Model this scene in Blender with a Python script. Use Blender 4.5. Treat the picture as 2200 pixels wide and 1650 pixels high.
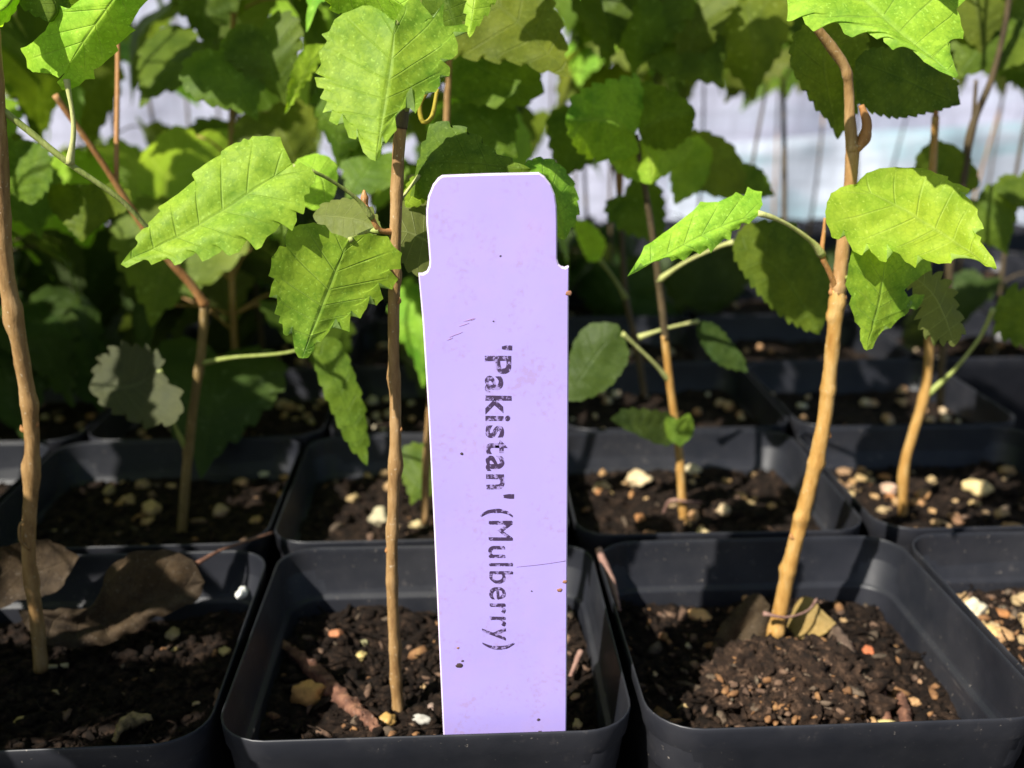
import bpy, bmesh, math, random
from mathutils import Vector, Matrix, noise
R = math.radians
S = 0.01                                  # everything below is written in centimetres
scene = bpy.context.scene
for o in list(bpy.data.objects): bpy.data.objects.remove(o)
C = scene.collection

# ------------------------------------------------------------------ camera
FPX = 2200.0; PITCH = R(17.4); YAW = R(3.0); CZ = 22.4
cam_d = bpy.data.cameras.new('camera'); cam = bpy.data.objects.new('camera', cam_d); C.objects.link(cam)
cam.location = (0, 0, CZ*S); cam.rotation_euler = (R(90)-PITCH, 0, -YAW)
cam_d.sensor_width = 36; cam_d.lens = 36*FPX/2200; cam_d.clip_start = 0.005; cam_d.clip_end = 200
cam_d.dof.use_dof = True; cam_d.dof.focus_distance = 0.205; cam_d.dof.aperture_fstop = 15
scene.camera = cam
Rm = cam.rotation_euler.to_matrix()
CAM = Vector((0, 0, CZ))

# ------------------------------------------------------------------ world, sun, exposure
SUN_EL = R(43); SUN_AZ = R(-135)          # azimuth measured from +Y towards +X: behind and left of the camera
sdir = Vector((math.sin(SUN_AZ)*math.cos(SUN_EL), math.cos(SUN_AZ)*math.cos(SUN_EL), math.sin(SUN_EL)))
w = bpy.data.worlds.new('World'); scene.world = w; w.use_nodes = True
nt = w.node_tree; nt.nodes.clear()
wo = nt.nodes.new('ShaderNodeOutputWorld'); bg = nt.nodes.new('ShaderNodeBackground'); sk = nt.nodes.new('ShaderNodeTexSky')
sk.sky_type = 'NISHITA'; sk.sun_disc = False; sk.sun_elevation = SUN_EL; sk.sun_rotation = SUN_AZ
bg.inputs[1].default_value = 0.055
nt.links.new(sk.outputs[0], bg.inputs[0]); nt.links.new(bg.outputs[0], wo.inputs[0])
sl = bpy.data.lights.new('sun', 'SUN'); sl.energy = 5.0; sl.angle = R(0.55); sl.color = (1.0, 0.95, 0.86)
so = bpy.data.objects.new('sun', sl); C.objects.link(so); so.location = (-1, -1, 2)
so.rotation_euler = sdir.to_track_quat('Z', 'Y').to_euler()
scene.view_settings.view_transform = 'Standard'; scene.view_settings.look = 'None'
scene.view_settings.exposure = 0.62; scene.view_settings.gamma = 1; scene.view_settings.use_curve_mapping = False
scene.cycles.transparent_max_bounces = 12

# ------------------------------------------------------------------ helpers
def ray(u, v): return Rm @ Vector(((u-1100)/FPX, -(v-825)/FPX, -1))
def P(u, v, Y):
    d = ray(u, v); return CAM + d*(Y/d.y)
def PZ(u, v, z):
    d = ray(u, v); return CAM + d*((z-CZ)/d.z)
def proj(p):
    q = Rm.transposed() @ (p-CAM); return (1100-q.x/q.z*FPX, 825+q.y/q.z*FPX)

def tag(o, label=None, cat=None, group=None, kind=None):
    if label: o['label'] = label
    if cat: o['category'] = cat
    if group: o['group'] = group
    if kind: o['kind'] = kind
    return o
def empty(name, base, label=None, cat=None, group=None):
    o = bpy.data.objects.new(name, None); C.objects.link(o); o.empty_display_size = 0.01
    o.location = Vector(base)*S; return tag(o, label, cat, group)

class MB:
    def __init__(s): s.v = []; s.f = []; s.uv = {}; s.mi = []
    def add(s, vs, fs, mi=0):
        n = len(s.v); s.v += [Vector(p) for p in vs]; s.f += [[i+n for i in f] for f in fs]; s.mi += [mi]*len(fs)
    def build(s, name, mats, parent=None, base=None, smooth=True, uvs=None, loc=None):
        base = Vector(base) if base is not None else (Vector(parent.location)/S if parent else Vector((0, 0, 0)))
        me = bpy.data.meshes.new(name)
        me.from_pydata([(p-base)*S for p in s.v], [], s.f)
        for m in (mats if isinstance(mats, (list, tuple)) else [mats]): me.materials.append(m)
        me.polygons.foreach_set('material_index', s.mi)
        if smooth: me.polygons.foreach_set('use_smooth', [True]*len(me.polygons))
        if uvs:
            ul = me.uv_layers.new(name='UVMap')
            for lp in me.loops: ul.data[lp.index].uv = uvs[lp.vertex_index]
        me.update()
        o = bpy.data.objects.new(name, me); C.objects.link(o)
        if parent: o.parent = parent
        else: o.location = base*S
        return o

def crom(pts, n):
    """n+1 points, equal arc length, along a Catmull-Rom spline through pts (tuples of any size)"""
    p = [Vector(q) for q in pts]
    if len(p) == 2: return [p[0].lerp(p[1], i/n) for i in range(n+1)]
    dense = []
    for i in range(len(p)-1):
        a = p[i-1] if i else p[0]*2-p[1]; b = p[i]; c = p[i+1]; d = p[i+2] if i+2 < len(p) else c*2-b
        for k in range(12):
            t = k/12
            dense.append(0.5*((2*b)+(c-a)*t+(2*a-5*b+4*c-d)*t*t+(3*b-a-3*c+d)*t**3))
    dense.append(p[-1])
    L = [0]
    for i in range(1, len(dense)): L.append(L[-1]+(dense[i]-dense[i-1]).length)
    out = []; j = 0
    for i in range(n+1):
        s_ = L[-1]*i/n
        while j < len(L)-2 and L[j+1] < s_: j += 1
        t = (s_-L[j])/max(L[j+1]-L[j], 1e-9); out.append(dense[j].lerp(dense[j+1], min(1, t)))
    return out

def tube(mb, pts, rad, n=None, sides=10, jit=0.0, nodes=(), seed=0, cap=True, knob=.45):
    """pts: 3D polyline; rad: list of radii along it (interpolated)"""
    n = n or max(8, len(pts)*8)
    cs = crom([(p[0], p[1], p[2]) for p in pts], n); vs = []; fs = []
    x = None
    for i, c in enumerate(cs):
        t = i/n; k = t*(len(rad)-1); a = min(int(k), len(rad)-2) if len(rad) > 1 else 0
        r = rad[a]+(rad[min(a+1, len(rad)-1)]-rad[a])*(k-a)
        d = (cs[min(i+1, n)]-cs[max(i-1, 0)]).normalized()
        if x is None: x = d.orthogonal().normalized()
        x = (x-d*x.dot(d)).normalized(); y = d.cross(x)
        bump = 0
        for (tn, an) in nodes:
            b = math.exp(-((t-tn)*n/1.5)**2); bump += b*knob
        for q in range(sides):
            th = 2*math.pi*q/sides; dr = x*math.cos(th)+y*math.sin(th)
            j = noise.noise(c*2+dr*1.5+Vector((seed, 0, 0)))*jit*.6+noise.noise(c*9+dr*3)*jit*.35
            for (tn, an) in nodes:
                j += .28*math.exp(-((t-tn)*n/1.8)**2)*max(0, math.cos(th-an))**2
            vs.append(c+dr*r*(1+bump*.3+j))
    for i in range(n):
        for q in range(sides):
            a = i*sides+q; b = i*sides+(q+1) % sides
            fs.append([a, b, b+sides, a+sides])
    if cap:
        fs.append(list(range(sides))[::-1]); fs.append([n*sides+q for q in range(sides)])
    mb.add(vs, fs)

# ------------------------------------------------------------------ materials
def mat(name):
    m = bpy.data.materials.new(name); m.use_nodes = True
    n = m.node_tree; b = n.nodes['Principled BSDF']; return m, n, b
def nd(n, typ, **kw):
    x = n.nodes.new(typ)
    for k, v in kw.items():
        if k.startswith('i_'): x.inputs[k[2:].replace('_', ' ')].default_value = v
        else: setattr(x, k, v)
    return x
def ramp(n, fac, stops, interp='LINEAR'):
    r = n.nodes.new('ShaderNodeValToRGB'); r.color_ramp.interpolation = interp
    el = r.color_ramp.elements
    while len(el) < len(stops): el.new(0.5)
    for e, (p, c) in zip(el, stops):
        e.position = p; e.color = (*c, 1) if len(c) == 3 else c
    n.links.new(fac, r.inputs[0]); return r.outputs[0]
def noi(n, vec, scale, detail=4, rough=.55, dist=0):
    x = nd(n, 'ShaderNodeTexNoise'); x.inputs['Scale'].default_value = scale; x.inputs['Detail'].default_value = detail
    x.inputs['Roughness'].default_value = rough; x.inputs['Distortion'].default_value = dist
    if vec: n.links.new(vec, x.inputs['Vector'])
    return x.outputs['Fac']
def mixc(n, fac, a, b, mode='MIX'):
    x = nd(n, 'ShaderNodeMix', data_type='RGBA', blend_type=mode)
    for s_, v in ((0, fac), (6, a), (7, b)):
        if hasattr(v, 'is_linked'): n.links.new(v, x.inputs[s_])
        elif s_ == 0: x.inputs[0].default_value = v
        else: x.inputs[s_].default_value = (*v, 1)
    return x.outputs[2]
def math_(n, op, a, b=None, clamp=False):
    x = nd(n, 'ShaderNodeMath', operation=op, use_clamp=clamp)
    for i, v in enumerate((a, b)):
        if v is None: continue
        if hasattr(v, 'is_linked'): n.links.new(v, x.inputs[i])
        else: x.inputs[i].default_value = v
    return x.outputs[0]
def bump(n, b, h, strength=.3, dist=.0005):
    x = nd(n, 'ShaderNodeBump'); x.inputs['Strength'].default_value = strength; x.inputs['Distance'].default_value = dist
    n.links.new(h, x.inputs['Height']); n.links.new(x.outputs[0], b.inputs['Normal']); return x
def objc(n): return nd(n, 'ShaderNodeTexCoord').outputs['Object']

def leaf_mat(name, lo, hi, under, vein, trans=.45, tcol=None, rough=.55, blotch=None):
    m, n, b = mat(name); L = n.links
    uv = nd(n, 'ShaderNodeUVMap'); sep = nd(n, 'ShaderNodeSeparateXYZ'); L.new(uv.outputs[0], sep.inputs[0])
    oc = objc(n)
    c1 = ramp(n, noi(n, oc, 170, 5, .65), [(.36, lo), (.64, hi)])
    cell = nd(n, 'ShaderNodeTexVoronoi', feature='DISTANCE_TO_EDGE'); cell.inputs['Scale'].default_value = 620
    L.new(oc, cell.inputs['Vector'])
    c1 = mixc(n, ramp(n, noi(n, oc, 45, 3, .6), [(.42, (0, 0, 0)), (.62, (.5, .5, .5))]), c1, tuple(x*y for x, y in zip(hi, (1.18, 1.04, .7))))
    c1 = mixc(n, ramp(n, noi(n, oc, 700, 4, .7), [(.5, (0, 0, 0)), (.7, (.5, .5, .5))]), c1, lo)
    c1 = mixc(n, ramp(n, noi(n, oc, 1500, 2, .5), [(.62, (0, 0, 0)), (.72, (.45, .45, .45))]), c1, tuple(min(1, x*1.5+.08) for x in hi))
    ret = ramp(n, cell.outputs['Distance'], [(0, (.78, .82, .8)), (.12, (1, 1, 1))])
    c1 = mixc(n, .55, c1, ret, 'MULTIPLY')
    # object random tone
    oi = nd(n, 'ShaderNodeObjectInfo'); hv = nd(n, 'ShaderNodeHueSaturation')
    L.new(math_(n, 'ADD', math_(n, 'MULTIPLY', oi.outputs['Random'], .02), .488), hv.inputs['Hue'])
    L.new(math_(n, 'ADD', math_(n, 'MULTIPLY', oi.outputs['Random'], .35), .83), hv.inputs['Value'])
    L.new(c1, hv.inputs['Color']); c1 = hv.outputs[0]
    au = math_(n, 'MULTIPLY', math_(n, 'ABSOLUTE', math_(n, 'SUBTRACT', sep.outputs[0], .5)), 2)
    fr = math_(n, 'FRACT', math_(n, 'MULTIPLY', sep.outputs[1], 7.0))
    dv = math_(n, 'MULTIPLY', math_(n, 'ABSOLUTE', math_(n, 'SUBTRACT', fr, .5)), 2)     # 0 on the vein
    side = ramp(n, dv, [(0.0, (1, 1, 1)), (.10, (0, 0, 0))])
    side = math_(n, 'MULTIPLY', side, ramp(n, au, [(.55, (1, 1, 1)), (.95, (0, 0, 0))]))
    mid = ramp(n, au, [(0, (1, 1, 1)), (.055, (0, 0, 0))])
    vn = math_(n, 'MAXIMUM', side, mid)
    top = mixc(n, math_(n, 'MULTIPLY', vn, .28), c1, vein)
    if blotch:
        top = mixc(n, ramp(n, noi(n, oc, 90, 3, .6), [(.55, (0, 0, 0)), (.62, (1, 1, 1))]), top, blotch)
    ge = nd(n, 'ShaderNodeNewGeometry')
    un = mixc(n, math_(n, 'MULTIPLY', vn, .7), mixc(n, .5, c1, under), tuple(min(1, x*1.5) for x in under))
    col = mixc(n, ge.outputs['Backfacing'], top, un)
    L.new(col, b.inputs['Base Color']); b.inputs['Roughness'].default_value = rough; b.inputs['Specular IOR Level'].default_value = .22
    h = math_(n, 'ADD', math_(n, 'MULTIPLY', cell.outputs['Distance'], .35), math_(n, 'MULTIPLY', vn, -.9))
    h = math_(n, 'ADD', h, math_(n, 'MULTIPLY', noi(n, oc, 400, 3), .35))
    bp = bump(n, b, h, .5, .0004)
    tr = nd(n, 'ShaderNodeBsdfTranslucent'); L.new(bp.outputs[0], tr.inputs['Normal'])
    tc = mixc(n, 1.0, col, tcol or (1.0, 1.0, .35), 'MULTIPLY'); sc = mixc(n, 1.0, tc, (1.6, 1.6, 1.6), 'MULTIPLY')
    L.new(sc, tr.inputs['Color'])
    ms = nd(n, 'ShaderNodeMixShader'); ms.inputs[0].default_value = trans
    out = n.nodes['Material Output']; L.new(b.outputs[0], ms.inputs[1]); L.new(tr.outputs[0], ms.inputs[2]); L.new(ms.outputs[0], out.inputs[0])
    return m
LEAF = leaf_mat('leaf_fresh_green', (.115, .30, .022), (.36, .61, .06), (.30, .40, .18), (.32, .48, .12), .33)
LEAFY = leaf_mat('leaf_young_yellow_green', (.25, .47, .03), (.46, .70, .07), (.38, .5, .18), (.5, .65, .14), .4)
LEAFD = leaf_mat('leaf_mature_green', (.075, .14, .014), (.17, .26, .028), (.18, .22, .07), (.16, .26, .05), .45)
LEAFS = leaf_mat('leaf_shade_dark_green', (.03, .06, .012), (.06, .10, .02), (.09, .11, .05), (.08, .13, .03), .3)  # leaf green darkened in the colour itself to stand in for shade
LEAFO = leaf_mat('leaf_olive_green', (.12, .17, .022), (.22, .28, .035), (.26, .29, .11), (.25, .30, .08), .48)
LEAFR = leaf_mat('leaf_reddish_dying', (.16, .06, .03), (.22, .11, .045), (.24, .15, .1), (.25, .15, .08), .3)
DRY = leaf_mat('leaf_dry_brown', (.022, .015, .009), (.085, .062, .036), (.11, .085, .055), (.11, .08, .045), .08, rough=.85, tcol=(1, .7, .4))
DRYG = leaf_mat('leaf_withered_grey_green', (.035, .042, .02), (.075, .08, .032), (.08, .09, .045), (.17, .19, .09), .2, rough=.7)  # grey green lowered in tone to stand in for shade
DRYT = leaf_mat('leaf_dry_tan', (.30, .22, .07), (.46, .36, .14), (.4, .3, .15), (.45, .35, .15), .2, rough=.7)

def bark_mat(name, a, b_, c, spots=(.62, .5, .34), rough=.6):
    m, n, b = mat(name); oc = objc(n)
    mp = nd(n, 'ShaderNodeMapping'); mp.inputs['Scale'].default_value = (1, 1, .25); n.links.new(oc, mp.inputs[0])
    col = ramp(n, noi(n, mp.outputs[0], 380, 6, .65), [(.3, a), (.5, b_), (.7, c)])
    sp = ramp(n, noi(n, oc, 1100, 2, .5), [(.66, (0, 0, 0)), (.72, (1, 1, 1))])
    col = mixc(n, math_(n, 'MULTIPLY', sp, .7), col, spots)
    n.links.new(col, b.inputs['Base Color']); b.inputs['Roughness'].default_value = rough
    bump(n, b, noi(n, mp.outputs[0], 700, 5, .7), .55, .0006); return m
BARK = bark_mat('bark_tan_brown', (.19, .10, .035), (.36, .21, .08), (.50, .32, .15))
BARKY = bark_mat('bark_golden_yellow', (.36, .17, .035), (.52, .29, .08), (.60, .39, .15), (.66, .5, .3), .55)
BARKU = bark_mat('bark_orange_tan', (.30, .15, .05), (.44, .25, .10), (.54, .35, .18), (.62, .48, .32), .6)
BARKO = bark_mat('bark_orange_twig', (.32, .14, .045), (.45, .21, .07), (.5, .28, .11))
BARKD = bark_mat('bark_dark_olive', (.05, .035, .018), (.09, .065, .03), (.15, .10, .05), (.2, .15, .1))
PET = bark_mat('petiole_green', (.22, .28, .06), (.34, .40, .10), (.42, .46, .16), (.4, .42, .2), .5)
PETY = bark_mat('petiole_pale_yellow', (.42, .46, .14), (.52, .54, .2), (.6, .58, .26), (.5, .5, .3), .5)

def pot_mat():
    m, n, b = mat('black_pot_plastic'); oc = objc(n)
    base = ramp(n, noi(n, oc, 60, 4), [(.35, (.013, .0145, .020)), (.7, (.023, .024, .031))])
    mp = nd(n, 'ShaderNodeMapping'); mp.inputs['Scale'].default_value = (1, .12, 1); mp.inputs['Rotation'].default_value = (.5, 0, .6)
    n.links.new(oc, mp.inputs[0])
    scr = ramp(n, noi(n, mp.outputs[0], 260, 5, .7), [(.6, (0, 0, 0)), (.72, (1, 1, 1))])
    dust = ramp(n, noi(n, oc, 900, 2, .5), [(.70, (0, 0, 0)), (.74, (1, 1, 1))])
    patch = ramp(n, noi(n, oc, 35, 4, .6), [(.42, (0, 0, 0)), (.66, (1, 1, 1))])
    col = mixc(n, math_(n, 'MULTIPLY', math_(n, 'MULTIPLY', scr, patch), .5), base, (.16, .14, .13))
    col = mixc(n, math_(n, 'MULTIPLY', patch, .10), col, (.16, .15, .15))
    col = mixc(n, math_(n, 'MULTIPLY', math_(n, 'MULTIPLY', dust, patch), .8), col, (.38, .33, .28))
    n.links.new(col, b.inputs['Base Color'])
    rg = math_(n, 'ADD', math_(n, 'MULTIPLY', noi(n, oc, 80, 4), .25), .30); n.links.new(rg, b.inputs['Roughness'])
    b.inputs['Specular IOR Level'].default_value = .4
    bump(n, b, noi(n, oc, 300, 4), .15, .0003); return m
POT = pot_mat()
def soil_mat(name='potting_soil', lift=1.0):
    m, n, b = mat(name); oc = objc(n)
    k = lambda *c: tuple(x*lift for x in c)
    col = ramp(n, noi(n, oc, 330, 5, .75), [(.34, k(.007, .005, .004)), (.52, k(.020, .012, .008)), (.64, k(.06, .036, .023)), (.76, k(.13, .08, .05))])
    n.links.new(col, b.inputs['Base Color']); b.inputs['Roughness'].default_value = .9; b.inputs['Specular IOR Level'].default_value = .2
    bump(n, b, noi(n, oc, 900, 5, .8), .9, .0012); return m
SOIL = soil_mat(); BITS = bark_mat('bark_bits_in_soil', (.05, .03, .02), (.14, .08, .05), (.24, .15, .09), (.3, .22, .15), .85); BITO = bark_mat('orange_bits_in_soil', (.09, .045, .02), (.24, .115, .045), (.42, .23, .09), (.5, .3, .2), .85); BITG = bark_mat('grey_bits_in_soil', (.045, .03, .02), (.10, .07, .045), (.17, .12, .08), (.3, .3, .2), .85); CLOD = soil_mat('clod_soil', 2.2)
def stone_mat():
    m, n, b = mat('perlite_and_grit'); oc = objc(n); oi = nd(n, 'ShaderNodeObjectInfo')
    c = ramp(n, oi.outputs['Random'], [(0, (.52, .29, .11)), (.3, (.56, .38, .19)), (.5, (.55, .24, .08)), (.7, (.58, .42, .19)), (.88, (.60, .44, .24)), (1, (.34, .17, .09))])
    c = mixc(n, 1.0, c, ramp(n, noi(n, oc, 500, 4, .7), [(.3, (.45, .4, .35)), (.6, (1, 1, 1))]), 'MULTIPLY')
    n.links.new(c, b.inputs['Base Color']); b.inputs['Roughness'].default_value = .7
    b.inputs['Subsurface Weight'].default_value = 0.0
    bump(n, b, noi(n, oc, 900, 4, .7), .6, .0006); return m
STONE = stone_mat()
def plain(name, col, rough=.6, var=.25, sc=200, bmp=.2):
    m, n, b = mat(name); oc = objc(n)
    c = ramp(n, noi(n, oc, sc, 4, .6), [(.3, tuple(x*(1-var) for x in col)), (.7, tuple(min(1, x*(1+var)) for x in col))])
    n.links.new(c, b.inputs['Base Color']); b.inputs['Roughness'].default_value = rough
    bump(n, b, noi(n, oc, sc*3, 4, .7), bmp, .0005); return m
WHITE = plain('white_grit', (.78, .78, .74), .6, .08); WOOD = bark_mat('bark_chip_red_brown', (.05, .022, .014), (.17, .075, .045), (.32, .16, .09), (.3, .2, .15), .85)
MUD = plain('dried_mud', (.05, .03, .03), .9); MUDR = plain('dried_mud_orange', (.30, .14, .08), .9)
YEL = plain('yellow_catkin', (.42, .33, .03), .6)
PINK = bark_mat('pinkish_bark_sliver', (.2, .1, .08), (.32, .18, .14), (.42, .26, .2), (.4, .3, .25), .8)

# =================================================================== THE SETTING
bench = MB(); 
def box(mb, x0, x1, y0, y1, z0, z1, mi=0):
    v = [(x, y, z) for z in (z0, z1) for y in (y0, y1) for x in (x0, x1)]
    mb.add(v, [[0, 2, 3, 1], [4, 5, 7, 6], [0, 1, 5, 4], [2, 6, 7, 3], [0, 4, 6, 2], [1, 3, 7, 5]], mi)
box(bench, -90, 90, -6, 95, -3, 0)
BM = plain('black_bench_top', (.015, .015, .017), .7, .4, 40)
tag(bench.build('bench_top', BM, smooth=False), kind='structure')
gm = MB(); box(gm, -3000, 3000, -3000, 3000, -82, -80)
tag(gm.build('ground', plain('ground_gravel', (.14, .13, .12), .9, .5, 20), smooth=False), kind='structure')

def sheet_mat(name, base, teal, amt):
    m, n, b = mat(name); uv = nd(n, 'ShaderNodeUVMap').outputs[0]; oc = objc(n)
    mp = nd(n, 'ShaderNodeMapping'); n.links.new(oc, mp.inputs[0]); mp.inputs['Scale'].default_value = (1, 1, 3.2); mp.inputs['Rotation'].default_value = (0, .45, 0)
    f = ramp(n, noi(n, mp.outputs[0], 5.5, 3, .5, .6), [(.48, (0, 0, 0)), (.60, (1, 1, 1))])
    c = mixc(n, math_(n, 'MULTIPLY', f, amt), base, teal)
    s1 = nd(n, 'ShaderNodeSeparateXYZ'); n.links.new(uv, s1.inputs[0])
    g = math_(n, 'MAXIMUM', *[ramp(n, math_(n, 'FRACT', math_(n, 'MULTIPLY', s1.outputs[i], 85)), [(.0, (1, 1, 1)), (.35, (0, 0, 0))]) for i in (0, 1)])
    c = mixc(n, math_(n, 'MULTIPLY', g, .5), c, tuple(x*.6 for x in base))
    n.links.new(c, b.inputs['Base Color']); b.inputs['Roughness'].default_value = .6
    bump(n, b, noi(n, oc, 14, 4), .3, .02); return m
def sheet(name, x0, x1, z0, z1, Y, m, wav, rows=40, cols=90, lean=0, label='', cat='', rise=0):
    mb = MB(); vs = []; fs = []; uv = []
    for i in range(rows+1):
        for j in range(cols+1):
            x = x0+(x1-x0)*j/cols; z = z0+(z1-z0+rise*(j/cols)**.6)*i/rows
            y = Y+lean*(i/rows)+wav*noise.noise(Vector((x*.03, z*.012, Y)))+wav*.3*noise.noise(Vector((x*.1, z*.07, 2)))
            vs.append((x, y, z)); uv.append((x/300, z/300))
    for i in range(rows):
        for j in range(cols):
            a = i*(cols+1)+j; fs.append([a, a+1, a+cols+2, a+cols+1])
    mb.add(vs, fs); o = mb.build(name, m, uvs=uv, base=(0, Y, z0)); tag(o, label, cat)
    md = o.modifiers.new('Solidify', 'SOLIDIFY'); md.thickness = .002; return o
sheet('plastic_sheeting', -230, 260, -80, 150, 175, sheet_mat('white_woven_sheeting', (.44, .45, .57), (.3, .46, .52), .12), 6,
      label='white woven plastic sheeting hanging behind all the saplings', cat='plastic sheeting')
sheet('plastic_cover', 34, 150, -80, 8, 150, sheet_mat('teal_white_cover', (.36, .40, .48), (.15, .28, .32), .6), 9, lean=14, rise=9,
      label='crumpled pale cover with teal smudges low behind the saplings at the right', cat='plastic cover')

# =================================================================== POTS
def rsq(h, r, z, cx, cy, rot=0, k=7):
    pts = []
    for q in range(4):
        sx, sy = ((1, 1), (-1, 1), (-1, -1), (1, -1))[q]
        for i in range(k+1):
            a = q*math.pi/2+i/k*math.pi/2
            x = sx*(h-r)+r*math.cos(a); y = sy*(h-r)+r*math.sin(a)
            pts.append(Vector((cx+x*math.cos(rot)-y*math.sin(rot), cy+x*math.sin(rot)+y*math.cos(rot), z)))
    return pts
PROF = [(3.3, .8, 0), (4.36, 1.1, 8.35), (4.42, 1.12, 8.45), (4.46, 1.14, 8.88), (4.462, 1.13, 8.96), (4.445, 1.1, 9.0), (4.425, 1.08, 9.0), (4.405, 1.06, 8.96),
        (4.395, 1.05, 8.85), (4.27, 1.0, 7.62), (4.24, .98, 7.56), (4.14, .92, 7.53), (4.12, .9, 7.45), (3.9, .85, 5.0), (3.2, .7, .4)]
def pot_body(mb, cx, cy, rot, wob=0):
    vs = []; fs = []; N = 32
    for (h, r, z) in PROF:
        L = rsq(h, r, z, cx, cy, rot)
        if wob: L = [p+Vector((noise.noise(p*.35), noise.noise(p*.35+Vector((9, 0, 0))), noise.noise(p*.4+Vector((0, 7, 0)))*.5))*wob*(z/9) for p in L]
        vs += L
    for i in range(len(PROF)-1):
        for q in range(N): a = i*N+q; b = i*N+(q+1) % N; fs.append([a, b, b+N, a+N])
    fs.append(list(range(N))[::-1]); fs.append([(len(PROF)-1)*N+q for q in range(N)])
    mb.add(vs, fs)
ICO = {}
def ico(sub):
    if sub not in ICO:
        bm = bmesh.new(); bmesh.ops.create_icosphere(bm, subdivisions=sub, radius=1)
        ICO[sub] = ([v.co.copy() for v in bm.verts], [[v.index for v in f.verts] for f in bm.faces]); bm.free()
    return ICO[sub]
def pick(rng, bits):
    return 0 if rng.random() > bits else rng.choice((1, 1, 2, 3))
def blob(mb, c, sc, rng, sub=2, amp=.35, fr=1.6, mi=0, rot=None, flake=False):
    vs, fs = ico(sub); o = Vector((rng.random()*50, rng.random()*50, rng.random()*50))
    rot = rot or Matrix.Rotation(rng.random()*6.3, 3, 'Z') @ Matrix.Rotation(rng.random()*6.3, 3, 'X')
    if flake: sc = Vector((sc*rng.uniform(1, 1.9), sc*rng.uniform(.5, 1), sc*rng.uniform(.25, .8))); amp = .8
    sc = Vector(sc) if hasattr(sc, '__len__') else Vector((sc, sc*rng.uniform(.6, 1), sc*rng.uniform(.5, .9)))
    out = []
    for v in vs:
        p = v*(1+amp*noise.noise(v*fr+o)+amp*.4*noise.noise(v*fr*3+o))
        out.append(Vector(c)+rot @ Vector((p.x*sc.x, p.y*sc.y, p.z*sc.z)))
    mb.add(out, fs, mi)
def soil_h(x, y, lvl, seed, slope=0):
    q = Vector((x*.55, y*.55, seed))
    return lvl+.30*noise.noise(q)+.16*noise.noise(q*3)+.09*noise.noise(q*8)+slope*y
def soil_mesh(mb, cx, cy, lvl, rng, N, crumbs, fibres, slope=0, bits=.1):
    seed = rng.random()*100; h = 4.2
    vs = []; fs = []
    for i in range(N+1):
        for j in range(N+1):
            x = (j/N*2-1); y = (i/N*2-1)
            m = max(abs(x), abs(y)); l = math.hypot(x, y)
            if l > 1e-6:                                   # rounded-square mapping
                k = (m/l)**.22; x *= k; y *= k
            X = x*h; Y = y*h; vs.append(Vector((cx+X, cy+Y, soil_h(X, Y, lvl, seed, slope)+.10*noise.noise(Vector((X*6, Y*6, seed))))))
    for i in range(N):
        for j in range(N): a = i*(N+1)+j; fs.append([a, a+1, a+N+2, a+N+1])
    mb.add(vs, fs)
    for k in range(crumbs):
        X = rng.uniform(-3.9, 3.9); Y = rng.uniform(-3.9, 3.9); r = rng.choice((.05, .07, .09, .12, .18))*rng.uniform(.7, 1.3)
        blob(mb, (cx+X, cy+Y, soil_h(X, Y, lvl, seed, slope)+r*.3), r, rng, 1, .5, mi=pick(rng, bits), flake=True)
    for k in range(fibres):
        X = rng.uniform(-3.6, 3.6); Y = rng.uniform(-3.6, 3.6); z = soil_h(X, Y, lvl, seed, slope); a = rng.random()*6.3; l = rng.uniform(.5, 1.6)
        p = [Vector((cx+X, cy+Y, z+.02)), Vector((cx+X+math.cos(a)*l*.5, cy+Y+math.sin(a)*l*.5, z+rng.uniform(.1, .35))), Vector((cx+X+math.cos(a+.4)*l, cy+Y+math.sin(a+.4)*l, z+.02))]
        tube(mb, p, [.02, .025, .01], 6, 4)
    return lambda X, Y: soil_h(X-cx, Y-cy, lvl, seed, slope)

PITCHX = 9.13
p2l = PZ(448, 1590, 9)                     # front-left corner of the centre front pot
X0 = p2l.x+4.5; Y0 = p2l.y+4.5
print('POT X0 Y0', X0, Y0)
for k in range(5): print('row', k, [tuple(round(c) for c in proj(Vector((X0+s*4.5, Y0+k*PITCHX+t*4.5, 9)))) for s in (-1, 1) for t in (-1, 1)])
ORD = ['front', 'second', 'third', 'fourth', 'fifth', 'sixth', 'seventh', 'eighth']
NTH = ['first', 'second', 'third', 'fourth', 'fifth', 'sixth', 'seventh', 'eighth', 'ninth', 'tenth', 'eleventh', 'twelfth', 'thirteenth', 'fourteenth']
pots = {}
rngp = random.Random(5)
rowshift = {0: 0, 1: -.35, 2: .2, 3: -.1, 4: .3, 5: 0, 6: .2, 7: -.2}
def make_pot(r, c, lvl, N, cr, fi, slope=0):
    rng = random.Random(1000+r*37+c)
    cx = X0+c*PITCHX+rowshift.get(r, 0)+rng.uniform(-.04, .04); cy = Y0+r*PITCHX+rng.uniform(-.05, .05)-(.17 if r == 0 else 0)
    rot = rng.uniform(-.012, .012)
    e = empty('plant_pot', (cx, cy, 0))
    b = MB(); pot_body(b, cx, cy, rot, .06); b.build('pot_body', POT, e)
    s = MB(); f = soil_mesh(s, cx, cy, lvl, rng, N, cr, fi, slope, {(0, 1): .22, (0, 2): .35, (0, -1): .04}.get((r, c), .1)); s.build('soil', [SOIL, BITS, BITO, BITG], e)
    pots[(r, c)] = dict(e=e, cx=cx, cy=cy, h=f, vis=-60 < proj(Vector((cx, cy-3, 8)))[0] < 2260)
for c in (-2, -1, 0, 1, 2): make_pot(0, c, {0: 7.15, 1: 6.9}.get(c, 7.2), 80, 1500, 60, 0.06 if c == 1 else 0)
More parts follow.
